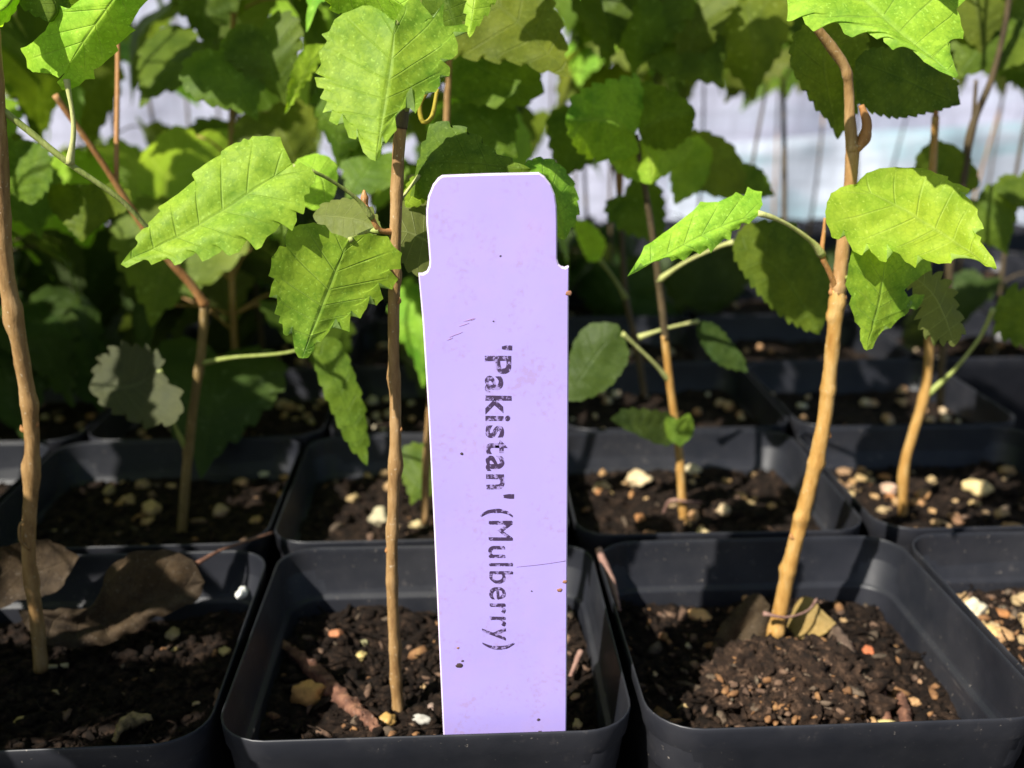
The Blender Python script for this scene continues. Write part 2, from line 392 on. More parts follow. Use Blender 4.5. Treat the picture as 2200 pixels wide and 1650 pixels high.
for r in range(1, 8):
    half = int((12+ (Y0+r*PITCHX)*.52)/PITCHX)+1
    for c in range(-half, half):
        if c > 1 and proj(Vector((X0+c*PITCHX, Y0+r*PITCHX-3, 8)))[0] > 2300: continue
        if r == 1: make_pot(r, c, 7.5, 50, 350, 16)
        elif r < 4: make_pot(r, c, 7.6, 26, 110, 5)
        else: make_pot(r, c, 7.7, 14, 25, 0)
make_pot(-1, -2, 7.6, 20, 60, 0); make_pot(-1, -3, 7.6, 20, 60, 0); make_pot(0, -3, 7.6, 20, 60, 0)  # unseen pots added under the saplings that shade the front pots
LB = {(0, -1): 'black pot in shade at lower left with a big dried leaf curled inside',
      (0, 0): 'black square pot holding the purple name tag in front centre',
      (0, 1): 'sunlit black pot with a crumbly soil clod around a golden stem',
      (0, 2): 'black pot full of tan gravelly bits cut off at the right edge',
      (1, -1): 'shaded black pot in the second row behind the big dried leaf',
      (1, 0): 'black pot in the second row half hidden behind the purple name tag',
      (1, 1): 'black pot in the second row right of the purple name tag',
      (1, 2): 'black pot in the second row behind the gravelly pot at the right'}
for r in range(-1, 8):
    row = sorted([c for (q, c) in pots if q == r and pots[(q, c)]['vis']])
    for (q, c), d in pots.items():
        if q != r: continue
        if (r, c) in LB: l = LB[(r, c)]
        elif r <= 0: l = 'black square pot standing outside the left end of the front row' if r == 0 and c == -2 else ('black square pot at the outer left of the front row' if r == 0 else ('unseen black square pot added nearest the camera at far left, %s from its row end' % ('first' if c == -3 else 'second')))
        elif not d['vis']: l = 'black square pot beyond the picture edge in the rows of pots'
        elif r < 5: l = 'black square pot in the %s row back, %s from the left' % (ORD[r], NTH[row.index(c)])
        else: l = 'black square pot in the dark rows far behind the foliage'
        tag(d['e'], l, 'pot', 'black square pots in rows')

# =================================================================== GRIT, PERLITE, CHIPS
stone_protos = []
rs = random.Random(11)
def stone(c, size, pot='front', m=STONE, label=None, elong=None, name='grit_stone'):
    sc = Vector((size*rs.uniform(.9, 1.25), size*rs.uniform(.65, .95), size*rs.uniform(.5, .8)))
    if elong: sc = Vector(elong)*size
    mb = MB(); blob(mb, c, sc, rs, 3, .45, 1.4, rot=Matrix.Rotation(rs.random()*6.3, 3, 'Z'))
    o = mb.build(name, m, base=c)
    tag(o, label or 'small tan grit stone on soil of the %s' % pot, 'stone', 'grit stones on the soil of the %s' % pot); return o
def on_soil(key, u, v):
    """point of that pot's soil seen at pixel u, v"""
    d = ray(u, v); h = pots[key]['h']; z = 7.2
    for _ in range(8):
        p = CAM+d*((z-CZ)/d.z); z = h(p.x, p.y)
    return Vector((p.x, p.y, z))
# stones one can point at in the photograph
for (key, u, v, s, m, lb) in [
    ((0, 0), 662, 1503, .40, plain('orange_stone', (.62, .33, .10), .8, .3, 300, .6), 'large orange tan stone beside the bark stick in the centre pot'),
    ((0, 0), 832, 1555, .22, plain('amber_stone', (.55, .33, .10), .5, .2, 300), 'amber stone at the foot of the centre stem'),
    ((0, 0), 905, 1552, .19, plain('grey_stone', (.45, .43, .38), .8, .2, 300), 'grey white stone between the centre stem and the name tag'),
    ((0, 0), 930, 1522, .14, plain('pale_brown_stone', (.35, .25, .2), .8), 'small brown stone touching left edge of name tag'),
    ((0, 0), 775, 1413, .16, plain('cream_yellow_stone', (.55, .42, .16), .8), 'cream yellow stone left of the centre stem'),
    ((0, 0), 722, 1367, .20, plain('rust_stone', (.45, .18, .08), .8), 'rusty crumbly stone at the back left of the centre pot'),
    ((0, 0), 783, 1385, .12, plain('mossy_stone', (.28, .26, .13), .8), 'mossy little stone above the cream yellow one'),
    ((0, 0), 650, 1340, .11, plain('dull_stone', (.24, .17, .12), .8), 'dull brown stone near the back of the centre pot'),
    ((0, 0), 1240, 1560, .15, plain('sand_stone', (.55, .4, .2), .8), 'sandy stone right of the name tag by the rim'),
    ((0, 0), 1236, 1500, .13, plain('brown_tan_stone', (.4, .24, .14), .8), 'brown tan stone right of the name tag'),
    ((0, -1), 372, 1370, .24, plain('cream_stone', (.50, .37, .2), .8), 'cream teardrop stone on the dark soil of the lower left pot'),
    ((0, -1), 373, 1398, .11, plain('yellow_stone', (.55, .42, .16), .8), 'small yellow stone just below the cream teardrop stone'),
    ((0, -1), 363, 1327, .10, plain('pink_brown_stone', (.32, .19, .13), .8), 'small pink brown stone under the dried leaf'),
    ((0, -1), 483, 1408, .16, plain('straw_yellow_stone', (.46, .36, .15), .8), 'straw yellow stone by the right wall of the lower left pot'),
    ((0, -1), 48, 1553, .17, plain('ochre_stone', (.50, .36, .13), .8), 'ochre stone near the front left corner of the picture'),
    ((0, 1), 1503, 1330, .30, plain('apricot_stone', (.66, .38, .16), .8), 'apricot stone left of the golden stem'),
    ((0, 1), 1545, 1262, .17, plain('brick_stone', (.48, .22, .12), .8), 'brick coloured stone near the back wall of the right pot'),
    ((0, 1), 1598, 1285, .20, plain('tan_hook_stone', (.55, .30, .12), .8), 'tan stone behind the golden stem'),
    ((0, 1), 1827, 1582, .20, plain('bright_cream_stone', (.72, .55, .26), .8), 'bright cream stone by the front rim, left of the reddish chips'),
    ((0, 1), 1910, 1572, .26, plain('yellow_cream_stone', (.72, .58, .24), .8), 'yellow cream stone by the front rim under the reddish chips'),
    ((0, 1), 1970, 1583, .19, plain('cream_tan_stone', (.7, .52, .3), .8), 'cream tan stone at the foot of the right pot wall'),
    ((0, 1), 1865, 1400, .16, plain('red_stone', (.5, .15, .06), .8), 'red brown stone against the right wall of the sunlit pot'),
    ((0, 1), 1480, 1390, .12, plain('dim_cream_stone', (.5, .42, .26), .8), 'dim cream stone in the shaded left of the sunlit pot'),
    ((0, 2), 2085, 1325, .42, plain('big_white_stone', (.85, .74, .52), .7, .12), 'largest pale stone glowing in the gravelly pot at right'),
    ((0, 2), 2130, 1360, .26, plain('gold_stone', (.66, .45, .18), .7), 'golden stone just right of the largest pale stone'),
    ((0, 2), 2005, 1245, .24, plain('apricot_small_stone', (.62, .36, .16), .7), 'apricot stone in the back left corner of the gravelly pot'),
    ((1, 1), 1370, 1040, .50, plain('cream_cluster_stone', (.72, .55, .32), .7), 'big pale lumpy stone in the pot right of the name tag'),
    ((1, 1), 1487, 1013, .28, plain('buff_stone', (.66, .55, .34), .7), 'buff stone just right of the thin golden stem'),
    ((1, 1), 1555, 1100, .28, plain('speckled_stone', (.66, .5, .3), .7), 'egg shaped cream stone in the pot right of the name tag'),
    ((1, 1), 1512, 1152, .26, plain('honey_stone', (.6, .46, .24), .7), 'honey stone at the front rim of the pot right of the tag'),
    ((1, 2), 2100, 1057, .42, plain('pale_gold_stone', (.72, .55, .26), .7), 'round pale gold stone in the second row pot at right'),
    ((1, 2), 1908, 1055, .28, plain('pinkish_stone', (.6, .4, .28), .7), 'pinkish stone near the leaning orange stem base'),
    ((1, -1), 368, 1020, .26, WHITE, 'flat white stone left of the bent sapling base'),
    ((1, -1), 570, 1022, .26, plain('chalk_stone', (.66, .62, .46), .8), 'chalky white stone at right of the second row shaded pot'),
    ((1, -1), 325, 1100, .34, plain('ochre_pebble', (.5, .33, .15), .8), 'ochre stone in the second row shaded pot'),
    ((1, -1), 475, 1105, .34, plain('dusty_pink_stone', (.45, .3, .2), .8), 'dusty pink stone right of the bent sapling base'),
    ((1, -1), 236, 1062, .26, plain('tan_pebble', (.45, .32, .15), .8), 'tan stone at the left of the second row shaded pot'),
    ((1, 0), 815, 1120, .42, plain('pale_buff_stone', (.48, .42, .27), .8), 'pale buff stone just left of the centre stem in the second row'),
    ((1, 0), 897, 1132, .28, plain('straw_stone', (.5, .4, .2), .8), 'straw coloured stone just right of the centre stem in the second row'),
    ((1, 0), 760, 1075, .24, plain('dull_ochre_stone', (.36, .26, .12), .8), 'dull ochre stone in the second row behind the centre stem'),
    ]:
    stone(on_soil(key, u, v)+Vector((0, 0, s*.35)), s, m=m, label=lb)
o = stone(P(520, 1273, 25.0), .20, m=WHITE, elong=(1.2, .7, .75), label='glossy white seed beneath the pot wall at left', name='white_seed')
o['category'] = 'seed'; del o['group']
NAMES = {(0, -1): 'lower left pot', (0, 0): 'front centre pot', (0, 1): 'sunlit golden stem pot', (0, 2): 'gravelly right edge pot',
         (1, -1): 'second row left pot', (1, 0): 'second row centre pot', (1, 1): 'second row pot by tag', (1, 2): 'second row right pot'}
def scatter(key, n, smin, smax):   # the gravelly pot is only half in the picture
    p = pots[key]
    for _ in range(n):
        X = p['cx']+rs.uniform(-3.9, -.2 if key == (0, 2) else 3.9); Y = p['cy']+rs.uniform(-3.9, 3.9); s = rs.uniform(smin, smax)*rs.choice((.6, .8, 1, 1))
        stone((X, Y, p['h'](X, Y)+s*.25), s, NAMES[key])
scatter((0, -1), 10, .05, .10); scatter((0, 0), 12, .05, .11); scatter((0, 1), 34, .07, .17); scatter((0, 2), 68, .14, .34)
scatter((1, -1), 20, .14, .28); scatter((1, 0), 14, .12, .28); scatter((1, 1), 42, .12, .3); scatter((1, 2), 48, .14, .34)
mb = MB()
for (k, p) in pots.items():
    if k in NAMES or not p['vis']: continue
    n = 26 if k[0] < 3 else (14 if k[0] == 3 else 6)
    for _ in range(n):
        X = p['cx']+rs.uniform(-3.8, 3.8); Y = p['cy']+rs.uniform(-3.8, 3.8); s = rs.uniform(.14, .36)
        blob(mb, (X, Y, p['h'](X, Y)+s*.25), s, rs, 1, .3)
m_, n_, b_ = mat('scattered_perlite'); oc_ = objc(n_)
n_.links.new(ramp(n_, noi(n_, oc_, 60, 2), [(.35, (.5, .24, .09)), (.5, (.6, .42, .24)), (.62, (.7, .6, .42))]), b_.inputs['Base Color'])
tag(mb.build('perlite_crumbs', m_), 'tan and cream crumbs scattered on the soil of the rows behind', 'perlite', kind='stuff')

def stick(name, pts, rad, m, label, cat, sides=8, jit=.5, n=20, group=None):
    mb = MB(); tube(mb, pts, rad, n, sides, jit, seed=len(label))
    if jit > .6:                                    # splintered bark: break up the surface
        mb.v = [p+Vector((noise.noise(p*7), noise.noise(p*7+Vector((4, 0, 0))), noise.noise(p*7+Vector((0, 4, 0)))))*.09+Vector((noise.noise(p*19), noise.noise(p*19+Vector((4, 0, 0))), noise.noise(p*19+Vector((0, 4, 0)))))*.04 for p in mb.v]
    o = mb.build(name, m, base=pts[0]); return tag(o, label, cat, group)
def up(p, z): return p+Vector((0, 0, z))
stick('bark_stick', [up(on_soil((0, 0), 612, 1402), .12), up(on_soil((0, 0), 712, 1488), .13), up(on_soil((0, 0), 815, 1576), .1)], [.09, .19, .2, .12], WOOD,
      'reddish brown bark stick slanting across the centre pot soil', 'stick', 14, .9, 60)
stick('bark_sliver', [P(1285, 1178, 26.2), P(1310, 1240, 25.6), P(1332, 1312, 24.6)], [.10, .13, .04], PINK, 'pinkish bark sliver leaning in the back corner of the sunlit pot', 'bark sliver')
for i, (a, b2, r, lb) in enumerate([((1880, 1465), (1905, 1560), .15, 'left'), ((1935, 1510), (1950, 1590), .17, 'right')]):
    stick('bark_chip', [up(on_soil((0, 1), *a), .25), up(on_soil((0, 1), *b2), .12)], [r*.6, r, r*.8], WOOD, 'reddish upright bark chip by the pot wall, %s one of two' % lb, 'bark chip', 8, .8, 14, 'bark chips')
stick('bark_flake', [up(on_soil((0, 1), 1790, 1380), .3), up(on_soil((0, 1), 1830, 1450), .2)], [.2, .34, .2], bark_mat('grey_bark', (.07, .045, .03), (.13, .085, .06), (.2, .14, .1)), 'grey brown bark flake between stem and right pot wall', 'bark chip', 7, .8, 12)
stick('reed_bit', [up(on_soil((0, 0), 1225, 1475), .3), up(on_soil((0, 0), 1247, 1435), .5)], [.05, .08], PINK, 'small straw bit sticking up right of the name tag', 'twig')
stick('straw_bit', [up(on_soil((0, 1), 1755, 1440), .35), up(on_soil((0, 1), 1825, 1485), .3)], [.04, .05, .03], PINK, 'pale straw lying on the soil clod', 'twig')
stick('root_bit', [up(on_soil((0, -1), 100, 1440), .1), up(on_soil((0, -1), 148, 1438), .12)], [.06, .05, .07], plain('cream_root', (.55, .45, .25)), 'cream root bit beside the left stem base', 'root bit')
stick('white_root', [up(on_soil((0, -1), 245, 1600), .1), up(on_soil((0, -1), 275, 1575), .3), up(on_soil((0, -1), 325, 1558), .2)], [.05, .15, .09], plain('pale_root_cluster', (.42, .29, .14), .8, .6, 700, .8), 'pale knotted root by the front rim of the lower left pot', 'root bit', 8, 1.2)
stick('curved_root', [up(on_soil((1, 1), 1425, 1110), .1), P(1440, 1075, 31.3), P(1475, 1078, 31.3), up(on_soil((1, 1), 1505, 1085), .1)], [.05, .05, .05], PINK, 'pale curved root arching by the thin golden stem', 'root bit')

# the clod round the golden stem
rc = random.Random(3)
mb = MB()
cl = on_soil((0, 1), 1700, 1500)
blob(mb, cl+Vector((-.1, .1, .15)), (1.7, 1.4, .75), rc, 6, .9, 2.4, rot=Matrix.Identity(3))
for _ in range(52):
    a = rc.random()*6.3; q = rc.random()**.5; X = cl.x-.1+math.cos(a)*q*1.8; Y = cl.y+math.sin(a)*q*1.45; z = cl.z+.1+.75*math.sqrt(max(0, 1-q*q*.85))
    r = rc.uniform(.22, .62); blob(mb, (X, Y, z-.1), (r*1.2, r, r*.8), rc, 4, .8, 2.6, mi=0)
for _ in range(800):
    a = rc.random()*6.3; q = rc.random()**.5; X = cl.x-.1+math.cos(a)*q*2.1; Y = cl.y+math.sin(a)*q*1.7
    z = cl.z+.15+.78*math.sqrt(max(0, 1-q*q*.85)); r = rc.choice((.03, .05, .07, .12))
    blob(mb, (X, Y, z+rc.uniform(-.12, .22)), r, rc, 1, .6, mi=pick(rc, .8), flake=True)
for _ in range(170):
    a = rc.random()*6.3; q = rc.random()**.5; X = cl.x+math.cos(a)*q*1.9; Y = cl.y+math.sin(a)*q*1.5; z = cl.z+.1+.75*math.sqrt(max(0, 1-q*q*.85))
    b2 = rc.random()*6.3; l = rc.uniform(.3, .9)
    tube(mb, [Vector((X, Y, z)), Vector((X+math.cos(b2)*l*.5, Y+math.sin(b2)*l*.5, z+.1)), Vector((X+math.cos(b2)*l, Y+math.sin(b2)*l, z-.1))], [.025, .02, .01], 5, 4)
tag(mb.build('soil_clod', [CLOD, BITS, BITO, BITG], base=cl), 'crumbly brown clod of soil and fine roots in the sunlit pot', 'soil clod')

# =================================================================== LEAVES
def lin(pts, n):
    L = [0]
    for a, b in zip(pts, pts[1:]): L.append(L[-1]+(b-a).length)
    out = []; j = 0
    for i in range(n+1):
        s_ = L[-1]*i/n
        while j < len(L)-2 and L[j+1] < s_: j += 1
        out.append(pts[j].lerp(pts[j+1], min(1, (s_-L[j])/max(L[j+1]-L[j], 1e-9))))
    return out
def soften(E, w, k):
    for _ in range(k): E = [E[0]]+[E[i]*(1-w)+(E[i-1]+E[i+1])*w/2 for i in range(1, len(E)-1)]+[E[-1]]
    return E
def leaf_geo(mid, left, right, teeth=11, amp=.13, seed=0, m=7, pucker=.012, flip=False, arch=.0, exact=False):
    teeth = int(teeth*1.2); seg = 5; n = 220 if exact else teeth*seg
    M = crom(mid, n); A = crom(left, n); B = crom(right, n)
    # forward-pointing side veins: the midrib runs ahead of the edge
    M2 = crom(mid, 200); M = [M2[min(200, int(200*((i/n)**.82)))] if 0 < i < n else M[i] for i in range(n+1)]
    size = (M[-1]-M[0]).length; rg = random.Random(seed)
    SM = (A[:], B[:])
    if exact:
        A = soften(lin(left, n), .4, 1); B = soften(lin(right, n), .4, 1)
        C1 = (soften(A, .8, 24), soften(B, .8, 24)); env = [min(1, i/12, (n-i)/10) for i in range(n+1)]
        A = [p+(p-q)*1.15*e for p, q, e in zip(A, C1[0], env)]; B = [p+(p-q)*1.15*e for p, q, e in zip(B, C1[1], env)]
        SM = (soften(A, .8, 110), soften(B, .8, 110))
    for E in (() if exact else (A, B)):
        amps = [rg.uniform(.45, 1.35) for _ in range(teeth+1)]
        E0 = [p.copy() for p in E]
        for i in range(1, n):
            t = i/n; k = i % seg; tn = i//seg
            tooth = (.12, .42, .68, .90, 1.0)[k]-.45
            env = min(1, t*5)*min(1, (1-t)*6+.12)
            out = E0[i]-M[i]
            tan = (E0[min(i+1, n)]-E0[i-1])
            if tan.length > 1e-6: tan.normalize(); out = out-tan*out.dot(tan)
            if out.length > 1e-6: out.normalize()
            E[i] = E0[i]+(out*tooth+tan*.30*max(0, tooth))*size*amp*.80*env*amps[tn]
    nrm = Vector((0, 0, 0))
    for i in range(n): nrm += (M[i+1]-M[i]).cross(A[i]-M[i])-(M[i+1]-M[i]).cross(B[i]-M[i])
    nrm = -nrm if nrm.length else Vector((0, 0, 1)); nrm.normalize()
    vs = []; uv = []; fs = []; W = 2*m+1
    for i in range(n+1):
        t = i/n
        for j in range(-m, m+1):
            s_ = (abs(j)/m)**.8; E = A if j < 0 else B; E0 = SM[0] if j < 0 else SM[1]
            k_ = max(0, (s_-.72)/.28); p = M[i].lerp(E0[i], s_)+(E[i]-E0[i])*k_**1.3
            vph = abs(((t*7) % 1)-.5)*2                     # 0 on side vein
            rel = pucker*size*(math.sin(vph*math.pi/2)-.5)*math.sin(math.pi*min(1, s_**.8))*min(1, t*6)*min(1, (1-t)*5)
            rel += arch*size*math.sin(math.pi*s_)*math.sin(math.pi*min(1, t+.05))
            rel += .035*size*noise.noise(p*(3.2/size)+Vector((seed, 3, 1)))*(s_+.2)+.012*size*noise.noise(p*(9/size)+Vector((seed, 8, 1)))
            vs.append(p+nrm*rel); uv.append((.5+.5*s_*(1 if j > 0 else -1), t))
    for i in range(n):
        for j in range(2*m):
            a = i*W+j; f = [a, a+1, a+W+1, a+W]; fs.append(f[::-1] if flip else f)
    return vs, fs, uv, nrm

def hleaf(plant, mid, left, right, Yb, Yt, dL=0, dR=0, m=LEAF, teeth=11, amp=.1, under=False, seed=None, arch=0, pucker=.005, name='leaf', label=None, exact=False):
    """mid/left/right: pixel polylines from leaf base to tip (edges exclude the two ends); Yb, Yt depth at base and tip; dL, dR extra depth at the edges"""
    b, t = mid[0], mid[-1]; L2 = (t[0]-b[0])**2+(t[1]-b[1])**2
    def par(p): return max(-.35, min(1, ((p[0]-b[0])*(t[0]-b[0])+(p[1]-b[1])*(t[1]-b[1]))/L2))
    def lat(p): return abs((p[0]-b[0])*(t[1]-b[1])-(p[1]-b[1])*(t[0]-b[0]))/L2
    def w(p, d=0): return P(p[0], p[1], Yb+(Yt-Yb)*par(p)+d*lat(p)*2)
    M = [w(p) for p in mid]
    A = [M[0]]+[w(p, dL) for p in left]+[M[-1]]; B = [M[0]]+[w(p, dR) for p in right]+[M[-1]]
    seed = seed if seed is not None else int(b[0]+t[1])
    vs, fs, uv, nrm = leaf_geo(M, A, B, teeth, amp, seed, 9 if exact else 8, pucker, arch=arch, exact=exact)
    # face the upper side to the camera unless it is the underside that shows
    tc = sum((CAM-vs[f[0]]).normalized().dot((vs[f[2]]-vs[f[0]]).cross(vs[f[3]]-vs[f[1]])) for f in fs) > 0
    if tc == under: fs = [q[::-1] for q in fs]
    mb = MB(); mb.add(vs, fs); o = mb.build(name, m, plant, uvs=uv)
    if label: o['label'] = label
    return o
def zz(ox, oy, k, txt):
    q = [tuple(float(c) for c in p.split(',')) for p in txt.split()]; return [(ox+a/k, oy+b/k) for a, b in q]
K1 = 2.946
def px(pts): return [P(*p) for p in pts]
def stem(plant, pts, rad, m=BARK, nodes=(), name='stem', n=None, jit=.12, sides=12, cap=True):
    mb = MB(); tube(mb, px(pts), rad, n or 60, sides, jit, nodes, seed=pts[0][0] % 17, cap=cap); return mb.build(name, m, plant)
def bud(plant, u, v, Y, side, r=.07, m=None):
    mb = MB(); q = P(u, v, Y)+Vector((side*r*1.1, -r*.4, 0)); tube(mb, [q, q+Vector((side*r*1.0, -.02, r*.7)), q+Vector((side*r*1.2, -.03, r*2.3))], [r*.9, r*.8, r*.12], 8, 8, .2); return mb.build('bud', m or BARKO, plant)
def petiole(leaf, pts, r=.045, m=PET, name='petiole'):
    mb = MB(); tube(mb, px(pts), [r*1.9, r*1.05, r*.9, r*.9, r*1.3], 20, 8, .08); 
    par = leaf; base = Vector(par.location)/S if par.parent is None else Vector(par.parent.location)/S
    return mb.build(name, m, par, base=base)

# ---------------------------------------------------------------- sapling in the lower left pot
yA = 23.6
bA = P(85, 1430, yA); 
A = empty('sapling', bA, 'sapling with thick orange brown stem at the left picture edge', 'sapling', 'mulberry saplings in the pots')
stem(A, [(88, 1440, yA), (80, 1340, yA), (62, 1200, yA-.2), (66, 1050, yA-.3), (68, 920, yA-.4), (45, 760, yA-.6), (14, 590, yA-.8), (2, 420, yA-1), (-8, 230, yA-1.2), (-20, 60, yA-1.3)],
     [.175, .165, .165, .17, .18, .185, .18], BARK, [(.17, .5), (.35, 0), (.37, 3), (.47, 5), (.60, 2), (.62, 5)], jit=.2, n=110)
stem(A, [(62, 1180, yA-.35), (44, 1160, yA-.5), (42, 1130, yA-.5), (50, 1120, yA-.5)], [.05, .04, .03], BARK, name='bud_stub', n=10)
stem(A, [(-8, 225, yA-1.2), (60, 280, yA-1), (150, 352, yA-.8), (260, 430, yA-.4), (330, 505, yA)], [.075, .07, .06, .05], PET, name='branch')
l = hleaf(A, [(137, 158), (200, 60), (310, -90)], zz(0, 0, K1, '370,520 400,560 450,560 500,540 545,505 600,490 605,440 650,410 720,345 740,320 735,295 770,260 840,195 815,175 850,110 880,60 930,0 960,-100 960,-230'),
          zz(0, 0, K1, '370,490 310,470 200,455 165,430 150,380 130,340 125,322 200,270 290,190 340,100 350,35 390,60 440,50 500,0 560,-80 700,-200'),
          yA-.8, yA-2.0, .8, .6, m=LEAFY, exact=True)
petiole(l, [(150, 352, yA-.8), (158, 270, yA-.85), (143, 170, yA-.8)], .055, PETY)
l = hleaf(A, [(-20, 30), (20, 10), (60, -60)], [(-10, 60), (30, 30), (50, -20)], [(-40, 10), (-30, -50), (10, -90)], yA-2, yA-1, 1, 1, m=LEAFY, teeth=7)
hleaf(A, [(60, -90), (120, 10), (105, 48)], [(20, -60), (35, 0), (70, 30)], [(180, -60), (190, 0), (150, 30)], yA-1, yA-1, 0, 1, m=LEAFD, teeth=7)

# ---------------------------------------------------------------- sapling in the centre pot
yB = 21.7
B = empty('sapling', P(855, 1535, yB), 'sapling with slim straight brown stem just left of the purple name tag', 'sapling', 'mulberry saplings in the pots')
stem(B, [(856, 1545, yB), (848, 1400, yB), (842, 1190, yB-.1), (850, 930, yB-.2), (846, 760, yB-.25), (848, 560, yB-.3), (855, 350, yB-.3), (862, 262, yB-.3)],
     [.145, .135, .132, .13, .125, .122, .13], BARK, [(.08, 1), (.14, .2), (.27, 3.6), (.36, 1), (.47, 5.6), (.485, .3), (.62, 2), (.78, 5), (.9, .5)], jit=.2, n=110)
stem(B, [(860, 275, yB-.3), (866, 235, yB-.3), (880, 215, yB-.25), (884, 196, yB-.2)], [.15, .14, .10, .085], BARKD, name='stem_tip', n=14, jit=.3)
for a_ in ((850, 925, yB-.2, 1), (842, 1185, yB-.1, -1), (847, 650, yB-.3, 1)): bud(B, *a_, r=.055)
for a_ in ((68, 915, yA-.4, 1), (64, 925, yA-.4, -1), (12, 580, yA-.8, -1)): bud(A, *a_, r=.07)
l = hleaf(B, [(850, 42), (838, 150), (807, 346)], zz(700, 0, K1, '470,60 520,0 570,-30 620,30 680,90 740,40 745,100 760,150 810,160 880,165 885,200 820,215 830,290 825,340 790,375 740,385 775,430 770,470 730,480 720,530 690,570 640,580 600,650 570,690 560,640 540,570 515,600 500,670 460,710 445,740 440,820 410,860 380,895 360,860 350,940 340,990'),
      zz(700, 0, K1, '425,130 380,80 330,45 280,30 230,35 170,60 110,90 60,130 20,200 -15,220 0,260 -40,330 -35,400 -55,450 -20,480 -60,490 -50,540 -20,560 -30,610 0,640 -10,700 30,700 30,760 70,780 100,740 120,800 150,860 185,870 195,830 215,900 240,960 280,1005'),
      yB-1.5, yB-2.6, .5, .3, m=LEAF, exact=True, arch=.02)
petiole(l, [(872, 235, yB-.35), (890, 150, yB-.9), (872, 80, yB-1.1), (850, 48, yB-1.5)], .04)
hleaf(B, [(880, 20), (800, -20), (690, -10)], [(870, 60), (800, 50), (740, 40)], [(870, -40), (800, -80), (730, -60)], yB-1.0, yB-.5, 1, 0, m=LEAFY, teeth=8)
hleaf(B, [(1040, -120), (1022, -20), (1008, 82)], [(1000, -70), (1000, 20)], [(1090, -60), (1058, 10), (1030, 50)], yB-1.0, yB-1.6, .5, .5, m=LEAFY, teeth=7, amp=.05)
hleaf(B, [(950, -100), (960, 0), (985, 68)], [(900, -60), (905, 0), (920, 40)], [(1010, -60), (1005, 20)], yB-.4, yB-.6, .5, .5, m=LEAFD, teeth=7, amp=.08)
# left pair
stem(B, [(846, 498, yB-.3), (815, 494, yB-.5), (798, 465, yB-.6), (784, 438, yB-.7)], [.07, .055, .05], BARKO, name='twig', n=14)
stem(B, [(786, 442, yB-.68), (783, 424, yB-.7), (782, 408, yB-.7)], [.05, .085, .02], BARKO, name='bud', n=8)
l = hleaf(B, [(628, 353), (520, 425), (400, 500), (258, 567)], zz(0, 0, K1, '1810,960 1770,880 1690,868 1600,868 1575,885 1545,882 1520,900 1490,905 1440,930 1400,960 1395,975 1350,1005 1290,1045 1235,1085 1222,1100 1245,1115 1228,1128 1160,1180 1080,1240 1015,1295 1005,1310 1030,1322 1010,1330 960,1390 940,1415 945,1430 910,1455 875,1500 870,1520 890,1545 860,1570 810,1620 785,1645'),
      zz(0, 0, K1, '1900,1030 1960,1065 1990,1110 1985,1150 1960,1180 1955,1215 1930,1235 1925,1300 1910,1340 1880,1340 1870,1390 1840,1440 1800,1420 1780,1420 1740,1460 1690,1500 1650,1550 1620,1560 1590,1515 1560,1530 1510,1590 1460,1610 1435,1600')+zz(0, 500, K1, '1425,95 1390,130 1330,165 1290,175 1265,125 1230,150 1190,170 1150,195 1110,200 1090,170 1030,175 960,195 940,170 880,190 800,215'),
      yB-1.6, yB-2.6, .9, -.9, m=LEAF, exact=True, arch=.03)
petiole(l, [(800, 468, yB-.6), (770, 430, yB-.8), (720, 393, yB-1.1), (676, 370, yB-1.4), (628, 357, yB-1.6)], .04)
l = hleaf(B, [(750, 514), (715, 600), (649, 770)], [(770, 506), (795, 502), (832, 510), (845, 528), (860, 545), (857, 575), (838, 580), (850, 600), (840, 618), (816, 612), (820, 640), (808, 652), (795, 640), (786, 662), (772, 680), (755, 672), (748, 708), (735, 705), (722, 690), (708, 712), (690, 733), (682, 733), (674, 752), (660, 768)],
      [(740, 509), (713, 499), (699, 485), (675, 479), (645, 483), (621, 493), (614, 509), (611, 528), (600, 530), (584, 554), (579, 592)]+zz(0, 500, K1, '1730,290 1720,340 1715,400 1750,400 1755,450 1750,510 1775,530 1775,570 1790,580 1800,630 1820,640 1850,605 1860,680 1870,750 1890,790'),
      yB-1.5, yB-2.4, .5, -.4, m=LEAF, exact=True, arch=.025)
petiole(l, [(815, 494, yB-.5), (785, 500, yB-.5), (752, 515, yB-1.5)], .045)
# undersides behind the stem
l = hleaf(B, [(820, 490), (760, 470), (672, 462)], [(800, 450), (750, 428), (700, 435)], [(800, 510), (740, 512), (690, 492)], yB+.2, yB+.9, .8, -.4, m=LEAFO, teeth=8, under=True, amp=.06)
l = hleaf(B, [(838, 500), (880, 500), (960, 540)], [(860, 440), (905, 425), (950, 460)], [(858, 560), (900, 592), (950, 580)], yB+.2, yB+.5, .5, -.5, m=LEAFO, teeth=8, under=True, amp=.06)
l = hleaf(B, [(880, 420), (930, 350), (1140, 362)], [(905, 330), (925, 268), (955, 264), (1010, 285), (1070, 330)], [(920, 430), (1000, 430), (1080, 400)], yB+.3, yB-.3, .8, -.2, m=LEAFD, teeth=9, amp=.06, label='dark leaf rising behind the top of the name tag')
petiole(l, [(848, 480, yB-.2), (862, 430, yB), (905, 372, yB+.3)], .04, PETY)
l = hleaf(B, [(905, 380), (890, 410), (872, 445)], [(885, 380), (868, 415)], [(925, 400), (905, 440)], yB+.5, yB+.6, m=LEAFY, teeth=5)
l = hleaf(B, [(1120, 360), (1180, 400), (1215, 515)], [(1150, 340), (1200, 350), (1235, 400), (1240, 460)], [(1110, 390), (1130, 450), (1180, 500)], yB+1.5, yB+1.2, .8, .2, m=LEAF, teeth=8, amp=.08)
